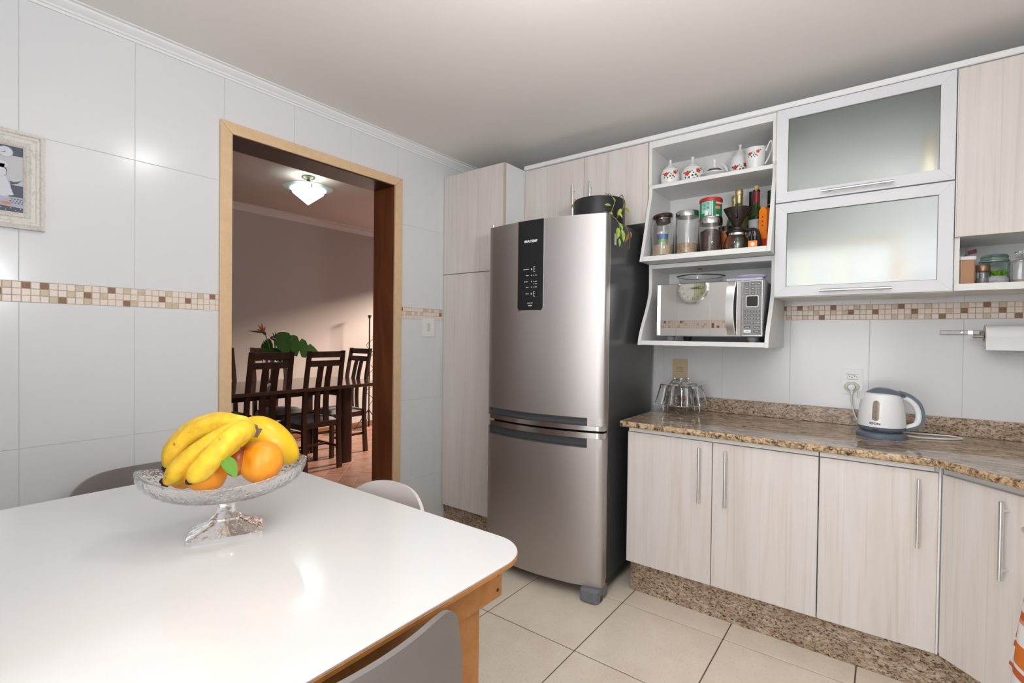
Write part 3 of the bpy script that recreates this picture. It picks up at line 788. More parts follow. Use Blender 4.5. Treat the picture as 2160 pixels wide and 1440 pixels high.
for zz in (.700, .664): part('screw_hole', B().lathe([(0, .0006), (.0042, .0006), (.0042, -.001)], 10, T(ax1, ay1-.016, zz) @ Matrix.Rotation(PI/2, 4, 'Y')), mat('dark_hole', (.05, .02, .01), .8), kt, world=True)
for lx, sx_ in ((ax1-.023, -1), (ax0+.023, 1)):
    for ly, sy_ in ((ay1-.054, -1), (ay0+.054, 1)):
        t0, t1 = .070, .052
        q = lambda w, z: [(lx, ly, z), (lx+sx_*w, ly, z), (lx+sx_*w, ly+sy_*w, z), (lx, ly+sy_*w, z)]
        part('leg', stack([q(t1, 0), q(t1, .01), q(t0, .60), q(t0, .72)]), OAK, kt, world=True)

def shell_chair(label, loc, rz, shellm, group, top=.795, lean=-.245, wid=.225, crn=5.0):
    t = thing('shell_chair', label, 'chair', loc, rz, group)
    prof = bezier([(0, .215, .432), (0, .14, .448), (0, 0, .436), (0, -.13, .437), (0, -.185, .475), (0, -.212, .58), (0, -.232, .70), (0, lean, top)], 6)
    n = len(prof)-1
    def f(u, v):
        s = u*2-1; k = v*n; i = min(int(k), n-1); p = prof[i].lerp(prof[i+1], k-i)
        bk = max(0, min(1, (p.z-.44)/(.30)))
        w = wid*(1-.06*(1-v)) - .045*max(0, (.16-v)/.16)**2
        vv = max(0, (v-.60)/.40)
        ss = math.copysign(abs(s), s)
        drop = .055*abs(s)**crn*vv
        narrow = 1-.10*vv**3*abs(s)**1
        wrap = .052*s*s*bk
        return (w*ss*narrow, p.y+wrap, p.z-drop+.020*s*s*(1-bk))
    b = B().sheet(fnormal(f), 25, n+1, .010)
    o = part('shell', b, shellm, t, 60)
    for sx in (-1, 1):
        for sy in (-1, 1):
            part('leg', B().tube([(sx*.12, sy*.11, .43), (sx*.19, sy*.20, .0)], [.017, .011], 12), OAK, t, 40)
    part('leg_brace', B().tube([(-.135, .128, .36), (.135, .128, .36)], .006, 8).tube([(-.135, -.128, .36), (.135, -.128, .36)], .006, 8).box(-.13, .13, -.12, .12, .415, .428, .002), BLK, t)
    return t
CG = 'moulded shell chairs around the kitchen table'
shell_chair('grey shell chair between the white table and the tiled wall', (.525, -2.27, 0), -PI/2, GREYP, CG, top=.782)
shell_chair('off-white shell chair at the doorway end of the white table', (1.13, -2.075, 0), PI, CREAMP, CG, top=.778, wid=.20, crn=2.6)
shell_chair('grey shell chair seen from behind, nearest the camera', (1.552, -2.418, 0), PI/2, GREYP, CG, top=.781, wid=.238, crn=6)

# ================================================================ FRUIT BOWL AND FRUIT
BA = math.atan2(.317, .143)
BC = Vector((1.092, -2.330, TZ))
fb = thing('fruit_bowl', 'footed oval cut-glass fruit bowl on the white table', 'bowl', BC, BA)
def bowl_surf(hl, hw, zmid, zend, zb, rb, n=14, seg=48, shrink=0, facet=0):
    """rings from rim down to the centre"""
    rings = []
    for j in range(n+1):
        t = j/n; k = math.cos(t*PI/2)**.8 if t < 1 else 0
        ring = []
        for i in range(seg):
            a = 2*PI*i/seg; c, s_ = math.cos(a), math.sin(a)
            ex = abs(c)**1.0*math.copysign(1, c)
            zr = zmid+(zend-zmid)*abs(c)**2.2
            tt = math.sin(t*PI/2)
            z = zr+(zb-zr)*tt
            ff = 1+facet*math.cos(24*a)*math.sin(t*PI)*(1 if j % 2 else -1)
            ring.append((ex*(hl*k+rb*(1-k))*ff, s_*(hw*k+rb*(1-k))*ff, z))
        rings.append(ring)
    return rings
outer = bowl_surf(.183, .112, .140, .172, .088, .012, facet=.012); inner = bowl_surf(.176, .105, .1405, .1725, .096, .012)
b = B(); n = 48; allr = outer[::-1]+inner
vs = [p for r_ in allr for p in r_]
b.add(vs, [(j*n+i, j*n+(i+1) % n, (j+1)*n+(i+1) % n, (j+1)*n+i) for j in range(len(allr)-1) for i in range(n)]+[tuple(range(n))[::-1], tuple((len(allr)-1)*n+i for i in range(n))])
part('bowl', b, PRESSG, fb, 30)
def rect(w, h, z, r=.3): return [(x, y, z) for x, y in rrect(w, h, min(w, h)*r, 3)]
part('foot', stack([rect(.158, .112, -.0012, .12), rect(.160, .114, .004, .12), rect(.160, .114, .012, .12), rect(.150, .104, .0165, .14), rect(.075, .060, .034, .3), rect(.060, .050, .0405, .4), rect(.066, .056, .045, .4), rect(.056, .048, .049, .45),
     rect(.042, .040, .056, .45), rect(.040, .038, .072, .45), rect(.052, .050, .083, .5), rect(.085, .07, .0885, .5)]), FOOTG, fb, 25)
# greek-key relief blocks on the two ends of the rim
for sgn in (-1, 1):
    for k in (-1, 0, 1):
        a_ = k*.26+(0 if sgn > 0 else PI)
        p = Vector((math.cos(a_)*.172, math.sin(a_)*.106, .158)); 
        M_ = T(*p) @ Matrix.Rotation(math.atan2(p.y/.112**2, p.x/.183**2), 4, 'Z') @ Matrix.Rotation(-.75*1, 4, 'Y')
        part('key_relief', B().box(-.010, .010, -.012, -.009, -.0012, .0012, 0, M_).box(-.010, .010, .009, .012, -.0012, .0012, 0, M_).box(.007, .010, -.009, .009, -.0012, .0012, 0, M_).box(-.010, -.007, -.009, .009, -.0012, .0012, 0, M_), PRESSG, fb)

def fruit_mat(name, stops, scale, rough=.4, bumpv=.0, bs=300):
    M = mat(name, stops[0][1], rough, sub=.12, coat=.1); v = coords(M); f = noise(M, v, scale, 5, .6); setcol(M, ramp(M, f, stops))
    if bumpv: bump(M, noise(M, v, bs, 2), bumpv, .0012)
    return M
ORANGE = fruit_mat('orange_peel', [(.3, (.86, .27, .012)), (.6, (.93, .36, .02)), (.75, (.95, .46, .05))], 14, .36, .25, 420)
BANANA = fruit_mat('banana_peel', [(.30, (.13, .06, .02)), (.335, (.80, .47, .025)), (.55, (.92, .60, .03)), (.75, (.90, .66, .14))], 46, .5)
BTIP = mat('banana_tip', (.035, .022, .016), .8)
BSTEM = fruit_mat('banana_stem', [(.3, (.10, .06, .04)), (.6, (.24, .16, .11))], 60, .8)
MANGO = fruit_mat('yellow_mango_skin', [(.3, (.86, .50, .012)), (.6, (.93, .60, .02)), (.8, (.62, .52, .03))], 9, .35)
TAMA = fruit_mat('red_brown_skin', [(.3, (.24, .05, .015)), (.55, (.44, .12, .03)), (.8, (.62, .26, .08))], 20, .35)
LEAFM = mat('citrus_leaf', (.11, .27, .012), .4)
def bw(x, y, z): # bowl frame to world
    return T(*BC) @ Matrix.Rotation(BA, 4, 'Z') @ Vector((x, y, z))
def ball(r, sq=.92, seg=24, dimple=.08):
    pr = []
    for j in range(17):
        a = -PI/2+PI*j/16; k = 1-dimple*math.exp(-((PI/2-abs(a))/.22)**2)
        pr.append((max(r*math.cos(a), 0), r*math.sin(a)*sq*k))
    return B().lathe(pr, seg)
def orange(label, c, r, tilt, rz):
    t = thing('orange', label, 'fruit', bw(*c), 0, 'fruit in the glass bowl')
    M_ = Matrix.Rotation(rz, 4, 'Z') @ Matrix.Rotation(tilt, 4, 'X')
    part('peel', ball(r), ORANGE, t, 60, M=M_)
    part('stem_scar', B().lathe([(0, .004), (.0035, .003), (.0055, 0), (0, 0)], 8), mat('citrus_stem', (.18, .17, .05), .7), t, M=M_ @ T(0, 0, r*.845))
    return t
# positions in the bowl frame: +x runs to the right end, -y towards the camera
orange('large orange at the right of the bowl, in front of the mango', (.075, -.042, .178), .052, R(-100), R(20))
o2 = orange('orange with green leaves in the middle of the bowl', (-.040, -.050, .166), .046, R(-40), R(-20))
orange('orange lying deep in the bowl behind the leaves', (-.085, .02, .155), .040, R(10), 0)
def leaf(b, base, direc, up, L, w, curl=.25, n=8):
    base, d, u = Vector(base), Vector(direc).normalized(), Vector(up).normalized(); s_ = d.cross(u).normalized(); u = s_.cross(d)
    vs, fs = [], []
    for i in range(n+1):
        t = i/n; ww = w*math.sin(PI*min(1, t*.97+.03))**.8*(1-.25*t); c = base+d*L*t+u*(-curl*L*t*t)
        for k in (-1, -.5, 0, .5, 1): vs.append(c+s_*ww*k/2*1+u*(abs(k)*ww*.18))
    for i in range(n):
        for k in range(4): fs.append((i*5+k, i*5+k+1, (i+1)*5+k+1, (i+1)*5+k))
    m_ = len(vs); vs2 = [v-u*.0006 for v in vs]
    return b.add(vs+vs2, fs+[tuple(m_+i for i in f[::-1]) for f in fs])
o2loc = bw(-.040, -.050, .166); inv = T(*o2loc).inverted()
toC = (CAM-bw(0, 0, .18)).normalized()
LEAVES_LATER = True
# tamarillos
def egg(name, label, c, L, r, axis, matr):
    t = thing(name, label, 'fruit', bw(*c), 0, 'fruit in the glass bowl')
    q = Vector(axis).normalized().to_track_quat('Z', 'Y').to_matrix().to_4x4()
    pr = [(max(r*math.sin(PI*j/18)*(1+.12*math.cos(PI*j/18)), 0), -L/2*math.cos(PI*j/18)) for j in range(19)]
    part('skin', B().lathe(pr, 20), matr, t, 60, M=q)
    part('stem', B().tube([(0, 0, L/2-.004), (.001, 0, L/2+.006)], .002, 6), BSTEM, t, M=q)
    return t
egg('tamarillo', 'red-brown tamarillo under the banana stems', (.020, -.012, .212), .070, .025, (.5, -.2, .6), TAMA)
egg('tamarillo', 'orange-brown tamarillo wedged between the two oranges', (.022, -.045, .182), .066, .023, (.25, .1, 1), TAMA)
egg('mango', 'large yellow mango lying at the right end of the bowl', (.098, .052, .208), .172, .049, tuple(CR*.76-CU*.60+CF*.12), MANGO)
# bananas: one bunch, each finger a part
bn = thing('banana_bunch', 'bunch of ripe yellow bananas draped over the left of the bowl', 'fruit', bw(-.03, 0, .21), 0, 'fruit in the glass bowl')
bo = bw(-.03, 0, .21)
def P(px, py, d): # point near the bowl at pixel, pushed d metres towards the camera from the bowl's long axis plane
    n_ = Vector((CF.x, CF.y, 0)).normalized(); c0 = BC+Vector((0, 0, .2))
    dr = CF+CR*((px-1080)/FPX)+CU*((720-py)/FPX)
    s_ = ((c0-CAM).dot(n_)-d)/dr.dot(n_); return CAM+dr*s_
for (ax_, ay_, ad), (bx2, by2, bd2), wl_ in (((471, 960, .100), (499, 1006, .112), .032), ((452, 975, .105), (487, 949, .085), .022)):
    p0_, p1_ = P(ax_, ay_, ad), P(bx2, by2, bd2)
    part('leaf', leaf(B(), p0_-o2loc, p1_-p0_, toC+CU*.3, (p1_-p0_).length, wl_, .05), LEAFM, o2, 60)
def banana(pts, r):
    path = bezier([p-bo for p in pts], 7); n = len(path)-1
    rr = []
    for i in range(n+1):
        t = i/n; k = min(1, .38+t/.16*.62) if t < .16 else (1 if t < .80 else 1-.72*((t-.80)/.20)**1.6); rr.append(r*k)
    f = part('finger', B().tube(path, rr, 20, ridge=.055), BANANA, bn, 70)
    e = path[-1]; d = (path[-1]-path[-2]).normalized()
    part('tip', B().tube([e-d*.003, e+d*.003, e+d*.008], [r*.34, r*.36, r*.22], 8), BTIP, f, 40)
    return f
hub = P(536, 906, .025)
banana([hub, P(508, 897, .03), P(465, 893, .02), P(410, 912, .02), P(370, 950, .03), P(352, 988, .04)], .0225)
banana([hub+Vector((0, 0, -.004)), P(505, 906, .05), P(462, 925, .065), P(412, 958, .08), P(375, 992, .088), P(349, 1021, .092)], .0215)
banana([hub+Vector((0, 0, -.006)), P(512, 909, .055), P(486, 925, .085), P(450, 962, .105), P(420, 995, .11), P(400, 1014, .11)], .0240)
banana([hub+Vector((0, 0, -.010)), P(512, 918, .04), P(480, 945, .05), P(430, 975, .05), P(380, 1002, .05), P(345, 1014, .05)], .0200)
banana([hub+Vector((0, 0, .004)), P(505, 893, .0), P(460, 887, -.01), P(405, 905, -.01), P(365, 945, .0), P(348, 985, .01)], .0200)
part('crown', B().tube([hub-bo, P(541, 905, .025)-bo, P(536, 922, .03)-bo], [.014, .013, .007], 8).tube([P(512, 891, .0)-bo, P(520, 899, .01)-bo, P(536, 904, .025)-bo], [.006, .010, .011], 8), BSTEM, bn, 40)

# ================================================================ ON THE WORKTOP
# kettle
KC = Vector((2.362, -.262, HC))
ke = thing('electric_kettle', 'white electric kettle with blue-grey lid, handle and base', 'kettle', KC, R(8))
part('power_base', B().lathe([(.086, 0), (.088, .006), (.086, .018), (.076, .024), (0, .024)], 36), KGREY, ke, 35)
part('body', B().lathe([(.0, .048), (.0835, .048), (.0835, .052), (.082, .085), (.0775, .13), (.071, .165), (.066, .182), (.055, .186), (0, .186)], 40), KWHITE, ke, 30)
part('lower_band', B().lathe([(0, .026), (.068, .026), (.080, .036), (.0838, .0475), (0, .0475)], 40), KGREY, ke, 30)
# lid: a low dome rising from the spout side into the handle
lidpts = [(-.052, .0, .186), (-.02, 0, .204), (.02, 0, .203), (.05, 0, .194), (.075, 0, .184)]
def lidf(u, v):
    q = bezier([(x, 0, z) for x, _, z in lidpts], 4); k = v*(len(q)-1); i = min(int(k), len(q)-2); p = q[i].lerp(q[i+1], k-i)
    s_ = u*2-1; w = .055*math.sin(PI*min(1, .06+v*.80))**.6 if v < .75 else .055*math.sin(PI*.66)**.6*(1-.62*(v-.75)/.25)
    return (p.x, w*s_, .184+(p.z-.184)*(1-abs(s_)**2.2) if v < .85 else p.z-.012*abs(s_)**2)
part('lid', B().sheet(fnormal(lidf), 13, 17, .005), KGREY, ke, 50)
hp = bezier([(.055, 0, .172), (.085, 0, .166), (.113, 0, .140), (.125, 0, .10), (.116, 0, .062), (.078, 0, .042)], 6)
hi = part('handle', B().tube(hp, [.011+.002*math.sin(PI*i/(len(hp)-1)) for i in range(len(hp))], 12), KWHITE, ke, 50)
ho = bezier([(.058, 0, .192), (.092, 0, .180), (.124, 0, .148), (.1365, 0, .10), (.126, 0, .058), (.080, 0, .036)], 6)
def hof(u, v):
    k = v*(len(ho)-1); i = min(int(k), len(ho)-2); p = ho[i].lerp(ho[i+1], k-i); return (p.x, (u*2-1)*(.0135+.006*(1-v)), p.z)
part('handle_grip', B().sheet(fnormal(hof), 5, len(ho), .011), KGREY, hi, 50)
part('spout', B().prism([(-.064, -.028), (-.064, .028), (-.084, .008), (-.086, 0), (-.084, -.008)], .155, .187, 2), KWHITE, ke, 50)
# water gauge facing the camera
ga = math.atan2((CAM-KC).y, (CAM-KC).x)-R(8)-R(14)
def onbody(a, z, off):
    pr = [(.052, .082), (.085, .082-.0), (.13, .0775), (.165, .071), (.182, .066)]
    for (z0, r0), (z1, r1) in zip(pr, pr[1:]):
        if z0 <= z <= z1: r = r0+(r1-r0)*(z-z0)/(z1-z0); break
    else: r = .083
    return Vector(((r+off)*math.cos(a), (r+off)*math.sin(a), z))
def patch(da, z0, z1, off, a_c=ga):
    def f(u, v):
        z = z0+(z1-z0)*v; rr_ = da*.078; e = 0
        if z < z0+rr_: e = (z0+rr_-z)/rr_
        if z > z1-rr_: e = (z-z1+rr_)/rr_
        return onbody(a_c+da*(2*u-1)*math.sqrt(max(0.0, 1-e*e))+(.0), z, off)
    return B().grid(f, 9, 25)
gw = part('water_gauge', patch(.15, .074, .158, .0012), mat('smoked_gauge', (.30, .235, .18), .12), ke)
for s_, zz in (('1', .148), ('.75', .112), ('.5', .088)):
    p = onbody(ga, zz, .0016); text(s_, .007, KTXT, gw, T(*p) @ Matrix.Rotation(ga+PI/2, 4, 'Z') @ RX90, 'level_mark')
p = onbody(ga-.02, .0615, .0012); text('XION', .0125, KTXT, ke, T(p.x, p.y, .0625) @ Matrix.Rotation(ga+PI/2, 4, 'Z') @ RX90 @ Matrix.Scale(1.25, 4, (1, 0, 0)), 'brand_lettering', .0003)
b = B().box(-.010, .010, -.0012, .001, -.0018, .0018, 0, T(.0805*math.cos(ga), .0805*math.sin(ga), .0385) @ Matrix.Rotation(ga+PI/2, 4, 'Z')); part('switch_light', b, mat('dark_red_plastic', (.09, .012, .012), .3), ke)
# its cord and plug
sx, sz = 2.2455, 1.028
pk = thing('power_plug', 'white kettle plug in the socket with its cord trailing over the worktop', 'plug', (sx, -.02, sz))
part('collar', B().lathe([(0, .007), (.026, .007), (.028, .012), (.026, .019), (0, .019)], 24, T(0, .019, 0) @ Matrix.Rotation(PI/2, 4, 'X') @ Matrix.Scale(.8, 4, (0, 1, 0)), sx=1.1), mat('ivory_collar', (.60, .59, .47), .4), pk, 40)
part('plug_body', B().lathe([(0, 0), (.016, 0), (.0175, .012), (.013, .026), (0, .028)], 20, T(0, -.001, 0) @ Matrix.Rotation(PI/2, 4, 'X')).tube([(0, -.012, -.004), (0, -.014, -.024), (0, -.014, -.040)], [.012, .008, .0045], 12), WPL, pk, 40)
cpath = bezier([(sx, -.034, sz-.038), (sx+.001, -.036, sz-.07), (sx+.012, -.045, sz-.12), (sx+.032, -.06, sz-.160), (sx+.06, -.075, HC+.012), (2.40, -.10, HC+.0045), (2.50, -.10, HC+.0045), (2.595, -.085, HC+.0045), (2.63, -.125, HC+.0045), (2.585, -.175, HC+.0045), (2.50, -.21, HC+.0045), (2.445, -.232, HC+.010)], 8)
part('cord', B().tube([p-Vector((sx, -.02, sz)) for p in cpath], .0036, 8), mat('cord_white', (.74, .72, .69), .45), pk, 50)

# glass rack: wire stand with six upturned tumblers
RC = Vector((1.492, -.185, HC))
rk = thing('glass_rack', 'chrome wire stand holding upturned tumblers on the worktop', 'rack', RC)
WIRE = CHROME
b = B()
for k in range(6):
    a = k*PI/3+R(20); pts = []
    for t in range(13):
        aa = PI+PI*t/12; pts.append((.012*0+.026*math.cos(aa), 0, .028+.026*math.sin(aa)))
    Mk = Matrix.Rotation(a+PI/6, 4, 'Z') @ T(.092, 0, 0) @ Matrix.Rotation(PI/2, 4, 'Z')
    b.tube([Mk @ Vector(p) for p in [(-.026, 0, .05)]+pts+[(.026, 0, .05)]], .0016, 6)
ring = [(.098*math.cos(2*PI*i/36), .098*math.sin(2*PI*i/36), .046) for i in range(36)]
b.tube(ring, .0018, 6, closed=True)
part('base_wire', b, WIRE, rk, 60)
for k in range(6):
    a = k*PI/3+R(20)+PI/6; c, s_ = math.cos(a), math.sin(a)
    part('arm', B().tube(bezier([(.098*c, .098*s_, .046), (.088*c, .088*s_, .10), (.06*c, .06*s_, .165), (.03*c, .03*s_, .183)], 5), .0018, 6), WIRE, rk, 60)
spr = [((.030+.004*math.cos(i*1.7))*math.cos(i*2*PI/150)*1.15, (.030+.004*math.cos(i*1.7))*math.sin(i*2*PI/150), .1845+.004*math.sin(i*1.7)) for i in range(150)]
part('coil_collar', B().tube(spr, .0013, 5, closed=True), WIRE, rk, 60)
part('coil_collar', B().tube([(x*.95, y*.95, z-.010) for x, y, z in spr], .0012, 5, closed=True), WIRE, rk, 60)
tum = [(0, .004), (.0255, .004), (.027, .010), (.0345, .098), (.0355, .098), (.0285, .006), (.027, -.003), (0, -.003)]
gm_b = B().lathe([(0, 0), (.024, 0), (.0255, .004), (.0275, .045), (.0345, .100), (.0352, .1005), (.0340, .1005), (.0260, .045), (.0235, .011), (0, .010)], 32, flute=None)
# vertical facets on the lower two thirds
for i, v in enumerate(gm_b.v):
    x, y, z = v; r_ = math.hypot(x, y)
    if .018 < r_ < .030 and .003 < z < .05:
        k = 1+.035*math.cos(12*math.atan2(y, x)); gm_b.v[i] = (x*k, y*k, z)
gm_b.v = [(x*1.10, y*1.10, z*1.06) for x, y, z in gm_b.v]
gmesh = mesh_of(gm_b, 'tumbler', GLASS, 35)
names = ['leftmost of the upturned glass tumblers on the wire rack', 'front left upturned glass tumbler on the wire rack', 'front right upturned glass tumbler on the wire rack', 'rightmost upturned glass tumbler on the wire rack', 'rear right upturned glass tumbler on the wire rack', 'rear left upturned glass tumbler on the wire rack']
angs = [200, 255, 305, 10, 65, 135]
for k in range(6):
    a = R(angs[k]); c, s_ = math.cos(a), math.sin(a)
    Mk = T(RC.x+.098*c, RC.y+.098*s_, HC+.046) @ Matrix.Rotation(a, 4, 'Z') @ Matrix.Rotation(-R(10), 4, 'Y') @ Matrix.Rotation(PI, 4, 'X') @ T(0, 0, -.1066)
    o = link('tumbler', gmesh, None, Mk); tag(o, names[k], 'glass', 'tumblers on the wire rack')

# paper towel holder
ph = thing('paper_towel_holder', 'flat steel wall holder for the paper towel roll', 'holder', (2.70, -.004, 1.29))
part('bracket', B().box(2.559, 3.02, -.014, -.001, 1.281, 1.2985, .0015), CHROME, ph, world=True)
part('end_plate', B().box(2.6575, 2.661, -.085, -.001, 1.262, 1.2985, .001), CHROME, ph, world=True)
part('end_plate', B().box(2.995, 2.9985, -.085, -.001, 1.262, 1.2985, .001), CHROME, ph, world=True)
part('spindle', B().tube([(2.6575, -.070, 1.272), (2.9985, -.070, 1.272)], .006, 10), CHROME, ph, world=True)
part('screw', B().lathe([(0, -.008), (.004, -.008), (.005, 0), (0, 0)], 12, T(2.632, -.008, 1.300)), CHROME, ph, 40, world=True)
part('screw', B().lathe([(0, -.003), (.004, -.002), (.004, 0), (0, 0)], 12, T(2.632, -.014, 1.288) @ Matrix.Rotation(-PI/2, 4, 'X') ), CHROME, ph, 40, world=True)
PAPER = mat('paper_white', (.80, .80, .80), .9)
pr = thing('paper_towel_roll', 'white paper towel roll on the steel wall holder', 'paper roll', (2.80, -.07, 1.272))
part('roll', B().lathe([(.021, -.135), (.047, -.135), (.047, .135), (.021, .135), (.021, -.135)], 40, T(.03, 0, 0) @ Matrix.Rotation(PI/2, 4, 'Y')), PAPER, pr, 40)
part('core', B().lathe([(.0195, -.136), (.0208, -.136), (.0208, .136), (.0195, .136), (.0195, -.136)], 24, T(.03, 0, 0) @ Matrix.Rotation(PI/2, 4, 'Y')), mat('cardboard', (.42, .30, .19), .9), pr, 40)
part('loose_sheet', B().sheet(fnormal(lambda u, v: (-.105+.27*u, -.0475-.002*v+.004*math.sin(v*3), -.0-.055*v)), 6, 6, .0006), PAPER, pr, 50)

# tea towel over the rail
TOW = mat('tea_towel', (.74, .72, .71), .95)
_tc0 = nd(TOW, 'ShaderNodeTexCoord'); _sp = nd(TOW, 'ShaderNodeSeparateXYZ'); lk(TOW, _tc0.outputs['UV'], _sp.inputs[0])
_rp = nd(TOW, 'ShaderNodeValToRGB'); _rp.color_ramp.interpolation = 'CONSTANT'
_e = _rp.color_ramp.elements; stops = [(0, (.74, .72, .71)), (.70, (.50, .10, .03)), (.725, (.62, .25, .16)), (.735, (.74, .72, .71)), (.80, (.62, .16, .02)), (.86, (.74, .72, .71)), (.875, (.50, .10, .03)), (.895, (.74, .72, .71)), (.962, (.50, .10, .03)), (.980, (.74, .72, .71))]
while len(_e) < len(stops): _e.new(.5)
for el, (p_, c_) in zip(_e, stops): el.position = p_; el.color = (*c_, 1)
lk(TOW, _sp.outputs[1], _rp.inputs[0]); setcol(TOW, _rp.outputs[0]); _v = coords(TOW); bump(TOW, noise(TOW, _v, 400, 2), .3, .0015)
tl = thing('tea_towel', 'white tea towel with orange and red stripes hanging at the right edge', 'towel', (2.685, -1.125, .735))
def towf(u, v):
    L = .375; s_ = v*(L*2)
    tt = abs(v-.5)*2; y = -(u-.5)*2*(.050+.115*tt**1.2)-.012
    fold = .014*math.sin(u*3*PI+.4)*min(1, abs(v-.5)*4)
    if v < .48: return (.012+.004+abs(fold)*.3, y, -(.48-v)/.48*.36)
    if v > .52: return (-.0095-(v-.52)*.055+fold, y, -(v-.52)/.48*(L-.0+.035*(u)))
    a_ = (v-.48)/.04*PI; return (.0105*math.cos(a_)+.0015, y, .0105*math.sin(a_))
tb = B().sheet(fnormal(towf), 25, 60, .003)
tob = part('cloth', tb, TOW, tl, 60)
uvl = tob.data.uv_layers.new(name='UVMap'); nv_ = 25*60
for lp in tob.data.loops:
    i = lp.vertex_index % nv_; uvl.data[lp.index].uv = ((i % 25)/24, (i//25)/59)

# ================================================================ MICROWAVE AND THINGS ON IT
mw = thing('microwave', 'silver microwave with mirrored door and keypad in the shelf bay', 'microwave', (1.679, -.21, 1.235))
MX0, MX1, MZ0, MZ1, MY = 1.431, 1.926, 1.259, 1.522, -.400
MIRR = mat('mirror_door', (.78, .76, .73), .02, metal=1)
MGREY = mat('keypad_silver', (.20, .195, .195), .4, metal=.3)
part('casing', B().box(MX0+.004, MX1-.004, -.375, -.05, MZ0, MZ1-.002, .004), mat('microwave_casing', (.42, .42, .43), .35, metal=.7), mw, world=True)
xs = 1.835
part('door', B().box(MX0, xs-.001, MY, -.3755, MZ0+.002, MZ1, .003), MIRR, mw, world=True, label='mirrored microwave door')
pn = part('control_panel', B().box(xs+.001, MX1, MY, -.3755, MZ0+.002, MZ1, .004), mat('panel_silver', (.55, .55, .56), .25, metal=.9), mw, world=True)
part('panel_face', B().box(xs+.004, MX1-.006, MY-.0008, MY+.001, MZ0+.008, MZ1-.006), MGREY, pn, world=True)
ds = part('display', B().prism([(xs+.045+x, 1.4235+z) for x, z in rrect(.054, .053, .006, 3)], MY-.0016, MY, 1), mat('display_rim', (.72, .72, .72), .3), pn, world=True)
part('screen', B().prism([(xs+.045+x, 1.4235+z) for x, z in rrect(.047, .046, .005, 3)], MY-.0021, MY-.001, 1), BLKG, ds, world=True)
KEYL = mat('key_outline', (.36, .36, .36), .45); KEYF = mat('key_face', (.13, .125, .125), .45)
def key(x, z, w, h, s, fill=KEYF):
    k = part('key', B().box(x-w/2, x+w/2, MY-.0014, MY-.0006, z-h/2, z+h/2), KEYL, pn, world=True)
    part('key_face', B().box(x-w/2+.0008, x+w/2-.0008, MY-.0020, MY-.001, z-h/2+.0008, z+h/2-.0008), fill, k, world=True)
    if s: text(s, .0085 if len(s) == 1 else .0034, WTXT if fill is KEYF else KTXT, pn, world_m(pn).inverted() @ T(x, MY-.0022, z) @ RX90, 'key_legend', .0002)
for r_, row in enumerate(('123', '456', '789')):
    for c, s_ in enumerate(row): key(xs+.021+c*.0245, 1.377-r_*.0175, .0195, .0135, s_)
for c, s_ in enumerate(('+', '0', 'TEMPO')): key(xs+.021+c*.0245, 1.3245, .0195, .0135, s_)
for c, (x_, s_, f_) in enumerate(((.026, 'RELOGIO', KEYF), (.065, 'DESCONGELA', KEYF))): key(xs+x_, 1.3045, .031, .0145, s_, f_)
key(xs+.026, 1.2855, .032, .0145, 'LIGAR', WPL); key(xs+.065, 1.2855, .031, .0145, 'CANCELA')
for r_ in range(3):
    for c in range(3): key(xs+.022+c*.0255, 1.5035-r_*.022, .019, .016, ('PIPOCA', 'BEBIDA', 'PIZZA', 'CARNE', 'LEITE', 'PRATO', 'DOURAR', 'MENU', 'KIDS')[r_*3+c])
hb = B()
def mhf(u, v):
    z = MZ0+.012+(MZ1-MZ0-.020)*v; bow_ = .024*math.sin(PI*v)**.7; x = xs-.057+.034*u+.006*math.sin(PI*v)*-1
    return (x, MY-.012-bow_, z)
mh = part('door_handle', B().sheet(fnormal(mhf), 4, 17, .007), MATS['panel_silver'], mw, 40, world=True)
part('handle_mount', B().box(xs-.052, xs-.028, MY-.013, MY, MZ0+.014, MZ0+.03), MATS['panel_silver'], mh, world=True)
part('handle_mount', B().box(xs-.052, xs-.028, MY-.013, MY, MZ1-.028, MZ1-.012), MATS['panel_silver'], mh, world=True)
for x, y in ((MX0+.06, -.36), (MX1-.05, -.36), (MX0+.06, -.09), (MX1-.05, -.09)): part('foot', B().lathe([(0, 1.235), (.016, 1.235), (.024, 1.252), (.024, 1.2595), (0, 1.2595)], 16, T(x, y, 0)), GFOOT, mw, 40, world=True)
gd = tag(part('glass_dish', B().lathe([(0, 0), (.095, 0), (.112, .045), (.120, .048), (.120, .0505), (.110, .049), (.0925, .0035), (0, .0035)], 40), GLASS, None, 30, M=T(1.60, -.235, 1.5207)), 'clear glass dish on top of the microwave', 'dish')
LIL = mat('lilac_plastic', (.58, .56, .72), .35)
tag(part('plastic_plate', B().box(-.085, .075, -.055, .055, 0, .0176, .004), LIL, None, M=T(1.836, -.29, 1.5207)), 'flat lilac plastic board on the right of the microwave', 'board')
tag(part('shallow_dish', B().lathe([(0, 0), (.055, 0), (.066, .006), (.070, .012), (.068, .0135), (.060, .008), (0, .006)], 32), LIL, None, 40, M=T(1.852, -.29, 1.5386)), 'round lilac plastic dish lying above the microwave keypad', 'dish')

